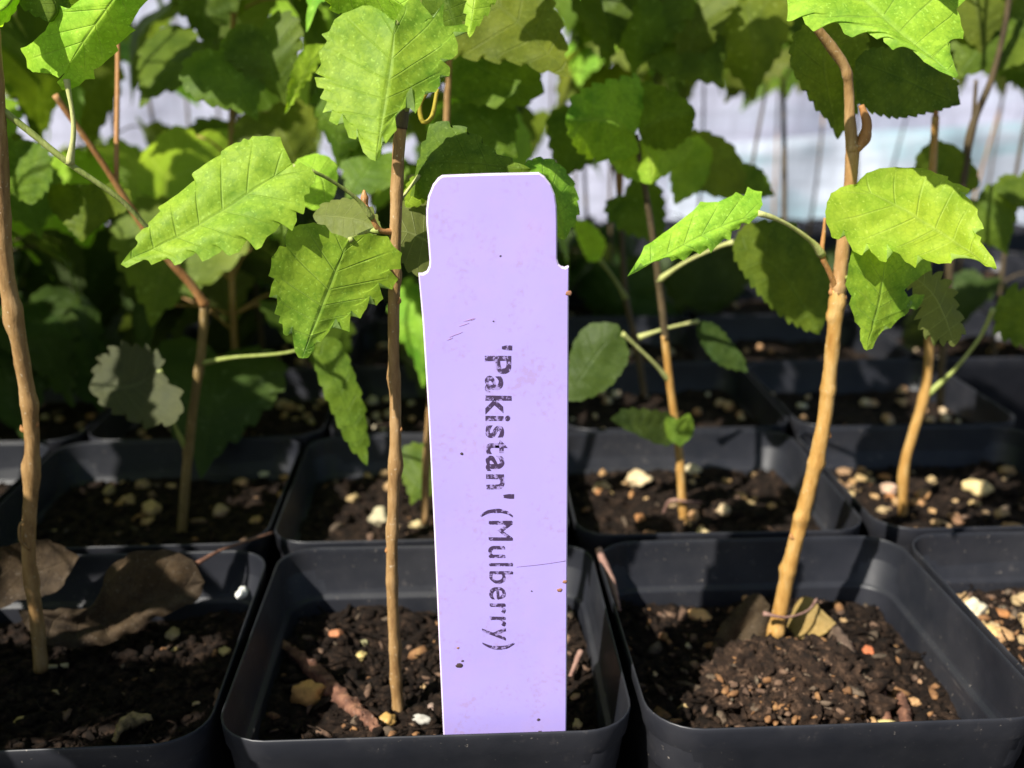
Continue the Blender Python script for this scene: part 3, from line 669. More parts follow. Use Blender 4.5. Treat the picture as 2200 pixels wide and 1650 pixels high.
stem(B, [(918, 195, yB+1.4), (902, 225, yB+1.4), (908, 262, yB+1.4), (928, 250, yB+1.4), (940, 190, yB+1.4)], [.05, .05, .05, .04], YEL, name='catkin', n=20)

# ---------------------------------------------------------------- sapling in the sunlit right pot
yD = 24.3
D = empty('sapling', P(1655, 1410, yD), 'sapling with thick golden yellow leaning stem in the sunlit pot', 'sapling', 'mulberry saplings in the pots')
stem(D, [(1652, 1425, yD), (1672, 1330, yD), (1700, 1200, yD-.1), (1728, 1090, yD-.2), (1762, 950, yD-.4), (1780, 830, yD-.5), (1797, 650, yD-.7), (1798, 622, yD-.7)],
     [.235, .205, .195, .19, .19, .18, .175, .17], BARKY, [(.1, 4), (.27, 1.5), (.42, 3), (.57, 5.8), (.76, .5), (.94, 2.5), (.97, 5)], jit=.2, n=120, sides=16)
stem(D, [(1800, 630, yD-.7), (1808, 560, yD-.75), (1816, 480, yD-.8), (1827, 400, yD-.9), (1832, 310, yD-1)], [.18, .155, .15, .145, .16], BARKU, [(.05, 1)], name='upper_stem', jit=.14)
stem(D, [(1832, 325, yD-1), (1826, 262, yD-1), (1824, 200, yD-1), (1818, 150, yD-1.1), (1785, 100, yD-1.2), (1745, 45, yD-1.4), (1710, -30, yD-1.5)], [.15, .115, .1, .12, .09, .08], BARK, [(.42, 3)], name='branch', jit=.15)
stem(D, [(1836, 320, yD-1), (1856, 298, yD-1), (1862, 265, yD-1), (1850, 226, yD-1)], [.14, .13, .1, .06], BARKO, [(.3, 0)], name='side_shoot', n=20, jit=.25)
stem(D, [(1796, 618, yD-.75), (1782, 585, yD-.9), (1766, 548, yD-1), (1770, 500, yD-1), (1772, 468, yD-1)], [.08, .065, .06, .05, .03], BARKO, [(.5, 1)], name='twig', n=24, jit=.2)
for a_ in ((1766, 940, yD-.4, 1), (1711, 1155, yD-.2, -1), (1797, 632, yD-.7, -1), (1798, 645, yD-.7, 1)): bud(D, *a_, r=.075)
l = hleaf(D, [(1836, 400), (1940, 448), (2040, 512), (2137, 580)], zz(1460, 0, K1, '1140,1140 1180,1105 1260,1075 1370,1060 1480,1055 1540,1060 1590,1080 1620,1100 1690,1130 1690,1145 1720,1165 1760,1180 1805,1215 1800,1235 1770,1235 1830,1290 1870,1340 1875,1365 1900,1420 1905,1450 1860,1455 1870,1480 1900,1510 1900,1530 1930,1580 1970,1640'),
      zz(1460, 0, K1, '1080,1175 1020,1190 960,1230 930,1290 920,1350 930,1410 950,1450 970,1490 1010,1500 1040,1470 1080,1530 1110,1570 1150,1590')+zz(1460, 500, K1, '1160,120 1190,80 1220,120 1270,165 1300,170 1320,90 1350,120 1390,140 1430,180 1490,205 1520,150 1570,170 1640,190 1710,185 1725,140 1800,150 1870,180 1930,220'),
      yD-2.2, yD-3.4, .8, -1.0, m=LEAFY, exact=True, arch=.04)
petiole(l, [(1822, 430, yD-.9), (1832, 412, yD-1.6), (1842, 402, yD-2.2)], .05)
l = hleaf(D, [(1800, -70), (1900, 40), (2053, 167)], zz(1460, 0, K1, '850,-180 700,-120 680,-40 685,60 690,120 720,120 765,75 775,110 800,150 850,178 890,160 930,110 945,80 970,130 1010,150 1050,190 1100,205 1160,150 1180,150 1200,190 1255,230 1280,210 1300,260 1350,300 1380,280 1400,255 1450,290 1550,390 1650,450'),
      zz(1460, 0, K1, '1150,-300 1400,-330 1650,-220 1780,-80 1800,0 1760,60 1780,110 1800,190 1790,225 1715,220 1720,330 1740,390 1765,470'),
      yD-3.2, yD-5.0, -.6, .9, m=LEAF, exact=True, arch=.02)
l = hleaf(D, [(1630, 458), (1520, 500), (1347, 595)], zz(1460, 0, K1, '525,1290 520,1210 440,1185 420,1230 360,1220 330,1240 290,1260 240,1280 130,1290 80,1340 0,1400')+[(1440, 490), (1425, 500), (1400, 520), (1385, 530), (1375, 550), (1360, 575)],
      zz(1460, 0, K1, '490,1370 440,1410 400,1410 380,1440 340,1460 320,1510 285,1510 240,1550 200,1590 190,1570 130,1600 90,1590 30,1640')+[(1458, 555), (1444, 558), (1437, 548), (1415, 561), (1398, 565), (1384, 570), (1376, 568), (1364, 580)], yD-2.0, yD-2.8, .9, -.6, m=LEAF, exact=True, arch=.02)
petiole(l, [(1766, 548, yD-1), (1745, 520, yD-1.2), (1700, 487, yD-1.6), (1660, 467, yD-1.9), (1628, 458, yD-2)], .055, PETY)
l = hleaf(D, [(1905, 545), (1890, 640), (1862, 753)], zz(1460, 500, K1, '1480,90 1600,110 1590,230 1470,320 1430,360 1450,400 1490,390 1540,400 1530,440 1500,475 1460,440 1440,500 1420,520 1390,540 1350,580 1330,600 1300,600 1260,660 1220,730'),
      zz(1460, 500, K1, '1200,60 1090,100 1060,200 1050,330 1080,400 1070,450 1110,560 1150,600 1150,680 1170,735'),
      yD-2.2, yD-2.9, .7, -.3, m=LEAF, exact=True)
l = hleaf(D, [(1937, 574), (2010, 640), (2052, 742)], [(1980, 578), (2030, 600), (2062, 660), (2068, 710)], [(1945, 600), (1975, 660), (1990, 720)], yD-1.6, yD-1.4, .5, -.5, m=LEAFO, teeth=9, under=True, amp=.12)
petiole(l, [(1806, 603, yD-.7), (1850, 583, yD-1.2), (1937, 574, yD-1.6)], .03)
l = hleaf(D, [(1838, 130), (1920, 160), (2062, 225)], [(1870, 105), (1950, 108), (2020, 140), (2055, 180)], [(1840, 180), (1860, 235), (1930, 252), (2000, 240)], yD+.6, yD+.8, .5, -.5, m=LEAFD, teeth=14, amp=.04, under=False)
l = hleaf(D, [(1820, 40), (1770, 120), (1800, 300)], [(1860, 60), (1850, 150), (1840, 240)], [(1720, 60), (1700, 130), (1745, 220), (1780, 260)], yD+1.6, yD+1.8, .5, -.5, m=LEAFO, teeth=12, amp=.05)

# ---------------------------------------------------------------- second row, left: bent sapling
yC = 31.5
Cc = empty('sapling', P(392, 1140, yC), 'slim sapling bending sharply left behind the big sunlit leaf', 'sapling', 'mulberry saplings in the pots')
stem(Cc, [(390, 1150, yC), (402, 1000, yC), (415, 880, yC-.1), (432, 760, yC-.2), (440, 652, yC-.3)], [.16, .15, .14, .14], bark_mat('bark_olive_brown', (.14, .09, .03), (.22, .15, .05), (.3, .2, .08)), [(.38, 2), (.72, 1)], jit=.1)
stem(Cc, [(440, 656, yC-.3), (410, 610, yC-.5), (365, 560, yC-.8), (310, 490, yC-1.2), (220, 350, yC-1.8), (150, 250, yC-2.2), (118, 204, yC-2.4)], [.14, .13, .12, .10, .085, .08, .09], BARKO, [(.0, 0)], name='branch', jit=.1)
l = hleaf(Cc, [(342, 795), (280, 830), (190, 830)], [(350, 770), (300, 745), (262, 742), (220, 770)], [(385, 850), (378, 905), (310, 912), (240, 880), (205, 850)], yC-1.3, yC-1.0, .8, -1.0, m=DRYG, teeth=8, under=True, amp=.13, label='withered grey green leaf curled downwards')
petiole(l, [(397, 958, yC), (372, 905, yC-.6), (358, 830, yC-1.1), (342, 795, yC-1.3)], .06, PET)
l = hleaf(Cc, [(672, 735), (735, 850), (788, 1000)], [(725, 730), (770, 830), (790, 930)], [(680, 800), (712, 880), (745, 950)], yC-4, yC-4.5, .5, -.4, m=LEAFD, teeth=8, amp=.03)
petiole(l, [(436, 780, yC-.2), (500, 768, yC-1), (600, 760, yC-2.6), (672, 745, yC-4)], .05, PET)
l = hleaf(Cc, [(60, 300), (40, 380), (70, 440)], [(0, 310), (-10, 380), (30, 420)], [(100, 320), (115, 370), (100, 410)], yC, yC-.5, .5, -.5, m=LEAFD, teeth=8)
l = hleaf(Cc, [(165, 395), (190, 450), (175, 520)], [(110, 400), (108, 440), (140, 480)], [(260, 400), (280, 440), (220, 480)], yC, yC-.4, .5, -.5, m=LEAFD, teeth=11, amp=.08)

# second row, right of the tag
yE = 31.5
E = empty('sapling', P(1470, 1140, yE), 'thin sapling right of the name tag with a broad scalloped top leaf', 'sapling', 'mulberry saplings in the pots')
stem(E, [(1472, 1155, yE), (1465, 1060, yE), (1458, 960, yE), (1440, 830, yE-.1), (1428, 720, yE-.2)], [.16, .14, .13, .12], BARKY, [(.35, 1)], jit=.1)
stem(E, [(1430, 730, yE-.2), (1415, 600, yE-.3), (1398, 480, yE-.5), (1380, 370, yE-.7), (1366, 290, yE-.9)], [.12, .11, .1, .08], BARKD, [(.3, 1)], name='upper_stem', jit=.1)
l = hleaf(E, [(1368, 290), (1310, 260), (1215, 255)], [(1370, 330), (1300, 345), (1250, 330), (1222, 295)], [(1380, 230), (1370, 165), (1290, 180), (1235, 205)], yE-1.4, yE-2.6, .6, .6, m=LEAF, teeth=9, amp=.07)
l = hleaf(E, [(1372, 285), (1430, 250), (1495, 245)], [(1365, 230), (1380, 175), (1430, 190), (1480, 220)], [(1390, 310), (1440, 320), (1480, 290)], yE-1.2, yE-1.5, .5, .5, m=LEAFD, teeth=8, amp=.07)
l = hleaf(E, [(1375, 300), (1400, 345), (1400, 395)], [(1300, 320), (1330, 370), (1370, 390)], [(1450, 280), (1490, 310), (1450, 360)], yE-.9, yE-1.2, .5, .5, m=LEAFY, teeth=8, amp=.07)
l = hleaf(E, [(1575, 520), (1680, 590), (1762, 718)], [(1610, 480), (1700, 480), (1770, 550), (1795, 640)], [(1580, 560), (1640, 640), (1700, 690)], yE-2.5, yE-3.2, .6, -.6, m=LEAFD, teeth=11, amp=.05)
petiole(l, [(1414, 603, yE-.3), (1470, 565, yE-1), (1540, 532, yE-2), (1575, 520, yE-2.5)], .06, PETY)
l = hleaf(E, [(1337, 716), (1290, 750), (1215, 860)], [(1320, 695), (1260, 700), (1225, 760)], [(1350, 770), (1310, 830), (1250, 860)], yE-.9, yE-1.3, .5, -.4, m=LEAFS, teeth=8, amp=.03)
petiole(l, [(1436, 815, yE-.1), (1400, 775, yE-.5), (1337, 716, yE-.9)], .06, PETY)
l = hleaf(E, [(1458, 915), (1420, 925), (1310, 900)], [(1440, 890), (1380, 880), (1340, 880)], [(1480, 940), (1420, 955), (1350, 925)], yE-.4, yE-1.2, .5, -.4, m=LEAFS, teeth=6, amp=.04)
l = hleaf(E, [(1458, 900), (1475, 935), (1462, 960)], [(1430, 900), (1435, 940)], [(1482, 890), (1490, 930)], yE-.5, yE-.8, m=LEAFD, teeth=6, amp=.04)
l = hleaf(E, [(1500, 690), (1550, 740), (1605, 800)], [(1540, 700), (1590, 760)], [(1500, 720), (1540, 780)], yE+1.5, yE+1.4, .5, -.5, m=LEAFS, teeth=8, amp=.03)
petiole(l, [(1372, 725, yE+.8), (1430, 706, yE+1), (1500, 690, yE+1.5)], .06, PETY)

# second row, far right
F = empty('sapling', P(1940, 1120, yE), 'leaning orange stemmed sapling in the second row at right', 'sapling', 'mulberry saplings in the pots')
stem(F, [(1940, 1130, yE), (1942, 1010, yE), (1962, 930, yE-.1), (1987, 845, yE-.2), (1996, 740, yE-.3), (1990, 600, yE-.4), (2000, 430, yE-.6), (2010, 250, yE-1)], [.16, .17, .15, .14, .12, .11], BARKY, [(.13, 3), (.34, 1)], jit=.12)
l = hleaf(F, [(2135, 662), (2240, 690), (2330, 760)], [(2180, 620), (2280, 650)], [(2150, 720), (2250, 760)], yE-1, yE-1, 0, 0, m=LEAFD, teeth=8)
petiole(l, [(1992, 848, yE-.2), (2050, 795, yE-.5), (2105, 725, yE-.8), (2135, 662, yE-1)], .07, PET)

# ---------------------------------------------------------------- generic leaf shapes
def generic(seed, wid, cord, droop, fold):
    mid = [(0, 0, 0), (0, .5, .02), (0, 1, -droop)]
    def side(s):
        return [(0, 0, 0), (s*.16, -.10*cord, fold*.1), (s*.36*wid, -.08*cord, fold*.3), (s*.50*wid, .13, fold*.5), (s*.46*wid, .36, fold*.48-droop*.1), (s*.30*wid, .60, fold*.35-droop*.35), (s*.10*wid, .82, fold*.15-droop*.7), (0, 1, -droop)]
    vs, fs, uv, n = leaf_geo([Vector(p) for p in mid], [Vector(p) for p in side(-1)], [Vector(p) for p in side(1)], 9, .075, seed, 5, .007)
    f = fs[len(fs)//2]
    if (vs[f[1]]-vs[f[0]]).cross(vs[f[3]]-vs[f[0]]).z < 0: fs = [q[::-1] for q in fs]
    return vs, fs, uv
GM = {}
for i, (wd, co, dr, fo) in enumerate([(1.05, 1, .25, .15), (.9, .8, .4, .25), (1.2, 1.2, .15, .05), (1.0, .9, .5, -.12), (.8, .6, .3, .3)]):
    vs, fs, uv = generic(i+1, wd, co, dr, fo)
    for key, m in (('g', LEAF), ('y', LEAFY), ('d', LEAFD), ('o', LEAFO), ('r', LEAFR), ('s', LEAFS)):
        me = bpy.data.meshes.new('leaf'); me.from_pydata([v*S for v in vs], [], fs); me.materials.append(m)
        me.polygons.foreach_set('use_smooth', [True]*len(fs)); ul = me.uv_layers.new(name='UVMap')
        for lp in me.loops: ul.data[lp.index].uv = uv[lp.vertex_index]
        me.update(); GM[(key, i)] = me
def put_leaf(parent, at, tipdir, normal, size, key, var):
    y = tipdir.normalized(); z = (normal-y*normal.dot(y)).normalized(); x = y.cross(z)
    o = bpy.data.objects.new('leaf', GM[(key, var)]); C.objects.link(o); o.parent = parent
    M = Matrix((x, y, z)).transposed().to_4x4()
    o.matrix_local = Matrix.Translation(at*S-Vector(parent.location)) @ M @ Matrix.Scale(size, 4)
    return o
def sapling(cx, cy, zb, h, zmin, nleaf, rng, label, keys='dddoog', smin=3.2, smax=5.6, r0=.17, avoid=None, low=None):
    e = empty('sapling', (cx, cy, zb), label, 'sapling', 'mulberry saplings in the pots')
    lean = Vector((rng.uniform(-2, 2), rng.uniform(-1.5, 1.5), 0)); pts = []
    for i in range(7):
        t = i/6; pts.append(Vector((cx, cy, zb-.2))+lean*t+Vector((math.sin(t*5+cx)*.35, math.cos(t*4+cy)*.3, h*t)))
    mb = MB(); tube(mb, pts, [r0, r0*.85, r0*.7, r0*.5], 24, 7, .12)
    cs = crom(pts, 40)
    az = rng.random()*6.3
    nlow = low[0] if low else 0
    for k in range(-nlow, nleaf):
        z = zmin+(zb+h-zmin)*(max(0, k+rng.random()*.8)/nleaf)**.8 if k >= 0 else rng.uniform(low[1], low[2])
        t = min(40, max(1, int((z-zb)/h*40))); p = cs[t]
        az += 2.4+rng.uniform(-.5, .5)
        d = Vector((math.cos(az), math.sin(az), 0)); pl = rng.uniform(1.0, 3.2)
        q = p+d*pl+Vector((0, 0, rng.uniform(.2, 1.2)))
        tip = d*rng.uniform(.4, 1)+Vector((0, 0, -rng.uniform(.3, 1.3)))
        nn = Vector((0, 0, 1))*rng.uniform(.5, 1)+d*.6+Vector((rng.uniform(-.3, .3), rng.uniform(-.4, .1), 0))
        sz = rng.uniform(smin, smax)
        if avoid and avoid(q, tip, sz): continue
        tube(mb, [p, p.lerp(q, .5)+Vector((0, 0, .2)), q], [.06, .05, .04], 6, 5, .0)
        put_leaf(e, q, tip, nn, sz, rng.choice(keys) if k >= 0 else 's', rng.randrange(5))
    mb.build('stem', rng.choice((BARK, BARKD, BARKD, BARKD)), e); return e

def lit_open(q, tip, sz):
    """keep the open view to the sheeting at right, and keep the front pots' sun"""
    u, v = proj(q+tip.normalized()*sz*.5); rr = sz*.5*FPX/max(q.y, 5)
    if u > 1470 and 215 < v+rr*.7 and v < 560: return True
    return False
def near_pot(p): return min(pots, key=lambda k: (pots[k]['cx']-p.x)**2+(pots[k]['cy']-p.y)**2)
TAKEN = {(1, -1), (1, 0), (1, 1), (1, 2)}
# thin sapling in the second row whose foot shows between the centre stem and the name tag
yK = 31.0
K = empty('sapling', P(913, 1115, yK), 'slender sapling in the second row just left of the name tag', 'sapling', 'mulberry saplings in the pots')
stem(K, [(913, 1125, yK), (916, 1000, yK), (930, 800, yK), (950, 500, yK-.2), (960, 250, yK-.4), (965, 40, yK-.6), (950, -120, yK-.8)], [.14, .13, .12, .1, .09], BARK, jit=.1)
hleaf(K, [(940, -60), (1080, 20), (1222, 165)], [(1000, -130), (1130, -60), (1200, 40)], [(890, 20), (960, 110), (1090, 130), (1170, 150)], yK-2, yK-3, .5, -.5, m=LEAFO, teeth=9, amp=.05)
hleaf(K, [(960, 90), (1040, 150), (1170, 200)], [(1000, 60), (1100, 80), (1150, 130)], [(940, 140), (980, 210), (1100, 230)], yK+1, yK, .5, -.5, m=LEAFD, teeth=9, amp=.05)
hleaf(K, [(700, 95), (660, 150), (610, 245)], [(690, 130), (650, 190)], [(660, 100), (625, 160)], yK-1, yK-2, .5, -.5, m=LEAFY, teeth=7, amp=.04)
hleaf(K, [(640, 340), (690, 380), (700, 450)], [(680, 330), (720, 350), (722, 410)], [(620, 380), (640, 430), (670, 450)], yK-5, yK-5.5, .5, -.5, m=LEAFY, teeth=7, amp=.03)
for (uu, vv, tu, tv) in [(900, 0, 800, 140), (760, 180, 700, 330), (1000, 220, 1110, 330), (560, 60, 600, 210), (820, 330, 740, 420), (470, 110, 545, 250), (930, 980, 880, 1080)]:
    a_ = P(uu, vv, yK+1.5); b_2 = P(tu, tv, yK+.5); L_ = (b_2-a_).length
    put_leaf(K, a_, b_2-a_, Vector((-.2, -.9, .5)), L_, 'd', (uu//7) % 5)
# third row sapling right of the tag with a cut, orange topped stem
yM = 39.5
M_ = empty('sapling', P(1385, 840, yM), 'cut back sapling with orange tipped stem behind the scalloped top leaf', 'sapling', 'mulberry saplings in the pots')
stem(M_, [(1385, 850, yM), (1368, 740, yM), (1345, 640, yM), (1336, 520, yM), (1330, 410, yM)], [.14, .13, .12, .12], BARKD, jit=.1)
stem(M_, [(1331, 415, yM), (1330, 380, yM), (1331, 338, yM)], [.13, .16, .04], BARKO, name='cut_tip', n=10)
l = hleaf(M_, [(1290, 560), (1265, 520), (1232, 470)], [(1300, 520), (1270, 480)], [(1265, 560), (1240, 510)], yM-1, yM-1.5, .3, -.3, m=LEAFY, teeth=6, amp=.03)
petiole(l, [(1345, 640, yM), (1320, 600, yM-.5), (1290, 560, yM-1)], .07, PET)
hleaf(M_, [(1440, 300), (1520, 350), (1600, 420)], [(1500, 280), (1570, 310), (1600, 370)], [(1440, 350), (1490, 400), (1550, 425)], yM-3, yM-3, .4, -.4, m=LEAFO, teeth=7, amp=.04)
hleaf(M_, [(1500, 290), (1470, 350), (1450, 440)], [(1530, 330), (1510, 400)], [(1450, 310), (1440, 380)], yM-4, yM-4.5, .4, -.4, m=LEAFY, teeth=7, amp=.04)
hleaf(M_, [(1560, 350), (1600, 400), (1665, 420)], [(1600, 350), (1640, 370)], [(1570, 400), (1610, 425)], yM-2, yM-2, .4, -.4, m=LEAFD, teeth=7, amp=.04)
for (uu, vv, tu, tv, kk) in [(1290, -40, 1310, 130, 'd'), (1400, -30, 1360, 150, 'd'), (1450, 60, 1560, 180, 'd'), (1260, 260, 1200, 380, 'd'), (1600, 0, 1640, 190, 'o'), (1500, -20, 1480, 160, 'o'), (1340, 420, 1440, 520, 'd')]:
    a_ = P(uu, vv, yM-3); b_2 = P(tu, tv, yM-4); put_leaf(M_, a_, b_2-a_, Vector((-.1, -.9, .5)), (b_2-a_).length, kk, (uu//7) % 5)
# dark forked sapling at the right edge
yG = 36.5
G = empty('sapling', P(2020, 860, yG), 'dark forked sapling rising along the right edge of the picture', 'sapling', 'mulberry saplings in the pots')
stem(G, [(2020, 870, yG), (2030, 700, yG), (2048, 500, yG-.3), (2068, 390, yG-.5), (2090, 270, yG-.8), (2130, 170, yG-1), (2158, 60, yG-1.2), (2175, -60, yG-1.4)], [.15, .15, .16, .17, .13, .10, .1], BARKD, [(.66, 3)], jit=.15)
stem(G, [(2092, 262, yG-.8), (2094, 220, yG-.9), (2097, 172, yG-1)], [.09, .07, .06], BARKD, name='side_shoot', n=10, jit=.3)
hleaf(G, [(2050, 310), (2010, 360), (1985, 400)], [(2090, 350), (2100, 400), (2040, 430)], [(2000, 305), (1965, 350)], yG-1, yG-1, .4, -.4, m=LEAFD, teeth=7, amp=.07)
for (uu, vv, tu, tv, kk) in [(2150, 40, 2060, 160, 'd'), (2160, 20, 2260, 180, 'd'), (2080, -40, 2120, 110, 'o'), (2190, 380, 2230, 460, 'd'), (2100, 430, 2180, 540, 'd')]:
    a_ = P(uu, vv, yG); b_2 = P(tu, tv, yG-1); put_leaf(G, a_, b_2-a_, Vector((-.1, -.9, .5)), (b_2-a_).length, kk, (uu//7) % 5)
yN = 52
N_ = empty('sapling', P(1686, 640, yN), 'thin dark stemmed sapling standing alone against the pale sheeting', 'sapling', 'mulberry saplings in the pots')
stem(N_, [(1686, 650, yN), (1685, 420, yN), (1684, 250, yN), (1683, 175, yN)], [.13, .12, .13, .1], BARKD, [(.6, 1)], jit=.15)
stem(N_, [(1683, 180, yN), (1670, 140, yN), (1655, 90, yN-.3)], [.08, .07, .06], PET, name='branch', n=10)
stem(N_, [(1683, 180, yN), (1705, 130, yN), (1722, 60, yN-.3)], [.08, .07, .06], PET, name='branch', n=10)
for (uu, vv, tu, tv, kk) in [(1655, 90, 1560, 200, 'o'), (1722, 60, 1640, 10, 'd'), (1722, 60, 1760, 190, 'd'), (1600, 60, 1570, 200, 'o')]:
    a_ = P(uu, vv, yN-.3); b_2 = P(tu, tv, yN-1); put_leaf(N_, a_, b_2-a_, Vector((-.1, -.9, .5)), (b_2-a_).length, kk, (uu//7) % 5)
for e_ in (K, M_, G, N_): TAKEN.add(near_pot(Vector(e_.location)/S))
TAKEN |= {(2, 1), (3, 1)}
rg = random.Random(21)
for (r, c), d in sorted(pots.items()):
    if r < 1 or (r, c) in TAKEN: continue
    cx = d['cx']+rg.uniform(-1, 1); cy = d['cy']+rg.uniform(-1, 1); zb = d['h'](cx, cy)
    row = sorted([k for (q, k) in pots if q == r and pots[(q, k)]['vis']])
    right = cx/cy > .14
    if right and r > 2 and rg.random() < .3: continue
    if not d['vis']: lb = 'leafy sapling beyond the picture edge in the rows of pots'
    elif r < 3: lb = 'leafy sapling in the %s row back, %s from the left' % (ORD[r], NTH[row.index(c)])
    elif r < 5: lb = 'blurred leafy sapling in the %s row back, %s from the left' % (ORD[r], NTH[row.index(c)])
    else: lb = 'blurred leafy sapling in the dark foliage of the rows far behind'
    h = rg.uniform(22, 27)-(4 if r > 4 and not right else 0)+(2 if r < 4 else 0)
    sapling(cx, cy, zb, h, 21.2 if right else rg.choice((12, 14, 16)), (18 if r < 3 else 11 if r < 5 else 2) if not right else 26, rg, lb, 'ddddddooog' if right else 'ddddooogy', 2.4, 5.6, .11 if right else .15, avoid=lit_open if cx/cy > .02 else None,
            low=((6, 9.8, 12.6) if right else (7, 10.5, 17)) if 1 < r < 6 else None)  # low: extra leaves in the darkened tone, painting shade into the middle rows
SH = {}
# unseen saplings added to shade the left pots, outside the view at the left
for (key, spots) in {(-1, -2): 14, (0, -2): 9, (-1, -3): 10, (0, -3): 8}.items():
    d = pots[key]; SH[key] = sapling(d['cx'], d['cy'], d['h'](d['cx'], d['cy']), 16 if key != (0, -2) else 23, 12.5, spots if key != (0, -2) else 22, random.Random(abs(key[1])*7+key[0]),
        'unseen leafy sapling added for shade at the left, in the %s pot' % {(-1, -2): 'nearest', (0, -2): 'second nearest', (-1, -3): 'outer near', (0, -3): 'outer front row'}[key], 'dgo', 3.2, 5)

for (pl_, top, n_, sd) in ((D, P(1710, -30, yD-1.5), 12, 3), (Cc, P(250, 400, yC-1.6), 6, 4), (F, P(2010, 250, yE-1), 6, 6), (K, P(950, -120, yK-.8), 14, 8), (M_, P(1331, 100, yM), 10, 9), (N_, P(1683, 0, yN), 8, 10)):  # unseen shoots added above the view to shade the rows behind
    r_ = random.Random(sd)
    tp = top+Vector((r_.uniform(-1, 1), 2.5, max(4, 30-top.z)))
    mb = MB(); tube(mb, [top, top.lerp(tp, .5)+Vector((.3, .5, 0)), tp], [.08, .07, .05], 16, 6, .1)
    for k in range(n_):
        t = (k+1)/n_; p = top.lerp(tp, t); a = k*2.4+sd
        z_ = max(25.0, p.z); p.z = z_
        d_ = Vector((math.cos(a), math.sin(a), 0)); q = p+d_*r_.uniform(1.5, 4)+Vector((0, 1.5, .6))
        if proj(q+Vector((0, 0, -1.5)))[1] > -60: continue
        tube(mb, [top.lerp(tp, t), p.lerp(q, .5)+Vector((0, 0, .3)), q], [.05, .045, .04], 6, 5, 0)
        put_leaf(pl_, q, d_+Vector((0, .3, -.35)), Vector((-.3, -.3, 1)), r_.uniform(3.4, 5.0), r_.choice('gdyd'), r_.randrange(5))
    mb.build('shade_shoot', BARKO, pl_)

e_ = SH[(-1, -2)]; b0 = Vector(e_.location)/S
mb = MB()
for (x, y, z, sz) in [(-16.6, 9.6, 20.0, 4.2), (-17.2, 11.0, 21.5, 4.4), (-13.5, 8.6, 17.2, 4.2), (-12.8, 11.5, 16.6, 4.0), (-15, 12, 19.5, 4.5)]:  # extra leaves turned to the sun, added to shade the front pots
    q = Vector((x, y, z)); a_ = b0+Vector((0, 0, 10))
    tube(mb, [a_, a_.lerp(q, .5)+Vector((0, 0, 1.5)), q], [.08, .06, .045], 14, 6, .05)
    put_leaf(e_, q, Vector((1, .1, -.5)), sdir, sz, 'd', int(sz*10) % 5)
mb.build('branch', PET, e_)

# =================================================================== DRY LEAVES
l = hleaf(None, [(440, 1250), (330, 1290), (200, 1345), (40, 1310)], [(400, 1195), (320, 1182), (240, 1215), (200, 1300), (100, 1310)], [(420, 1290), (330, 1330), (220, 1385), (90, 1380)],
      25.4, 24.4, .6, -1.4, m=DRY, teeth=6, amp=.03, arch=.06, pucker=.03, name='dried_leaf')
tag(l, 'big dried grey brown leaf curled against the stem in the lower left pot', 'dried leaf', 'dried leaves fallen in the pots')
petiole(l, [(420, 1212, 25.8), (480, 1180, 26.4), (585, 1145, 28.0)], .04, WOOD, 'leaf_stalk')
l = hleaf(None, [(-20, 1180), (60, 1230), (170, 1195)], [(30, 1170), (100, 1160)], [(-10, 1300), (40, 1290), (120, 1270)], 25.4, 25.8, .3, -.5, m=DRY, teeth=5, amp=.03, arch=.05, name='dried_leaf')
tag(l, 'dark dried leaf scrap behind the orange brown stem at the left edge', 'dried leaf', 'dried leaves fallen in the pots')
l = hleaf(None, [(1655, 1300), (1600, 1350), (1545, 1425)], [(1620, 1275), (1560, 1330), (1530, 1390)], [(1650, 1360), (1640, 1400), (1590, 1420)], 25.0, 23.9, .4, -.5, m=DRY, teeth=5, amp=.03, arch=.06, name='dried_leaf')
tag(l, 'olive brown folded dead leaf left of the golden stem base', 'dried leaf', 'dried leaves fallen in the pots')
l = hleaf(None, [(1690, 1345), (1730, 1320), (1796, 1338)], [(1715, 1290), (1745, 1285), (1765, 1310)], [(1710, 1370), (1760, 1368)], 25.2, 24.6, .5, -.6, m=DRYT, teeth=5, amp=.02, arch=.04, name='dried_leaf')
tag(l, 'tan pointed dead leaf tip right of the golden stem', 'dried leaf', 'dried leaves fallen in the pots')
petiole(l, [(1640, 1318, 23.8), (1690, 1326, 23.9), (1735, 1312, 24.4), (1755, 1287, 25)], .035, PINK, 'leaf_stalk')

# =================================================================== THE NAME TAG
YL = 18.95
lm, n, b = mat('lilac_plastic'); oc = objc(n)
col = ramp(n, noi(n, oc, 40, 3), [(.3, (.42, .34, .80)), (.7, (.46, .375, .84))])
sm = ramp(n, math_(n, 'MULTIPLY', noi(n, oc, 900, 3, .6), noi(n, oc, 90, 3, .6)), [(.29, (0, 0, 0)), (.40, (1, 1, 1))])
col = mixc(n, math_(n, 'MULTIPLY', sm, .45), col, (.40, .26, .42))
col = mixc(n, ramp(n, noi(n, oc, 70, 5, .7), [(.5, (0, 0, 0)), (.75, (.5, .5, .5))]), col, (.50, .36, .66))
n.links.new(col, b.inputs['Base Color']); b.inputs['Roughness'].default_value = .42
bump(n, b, noi(n, oc, 500, 3), .06, .0003)
em, n, b = mat('worn_tag_edge'); b.inputs['Base Color'].default_value = (.74, .64, .84, 1); b.inputs['Roughness'].default_value = .5
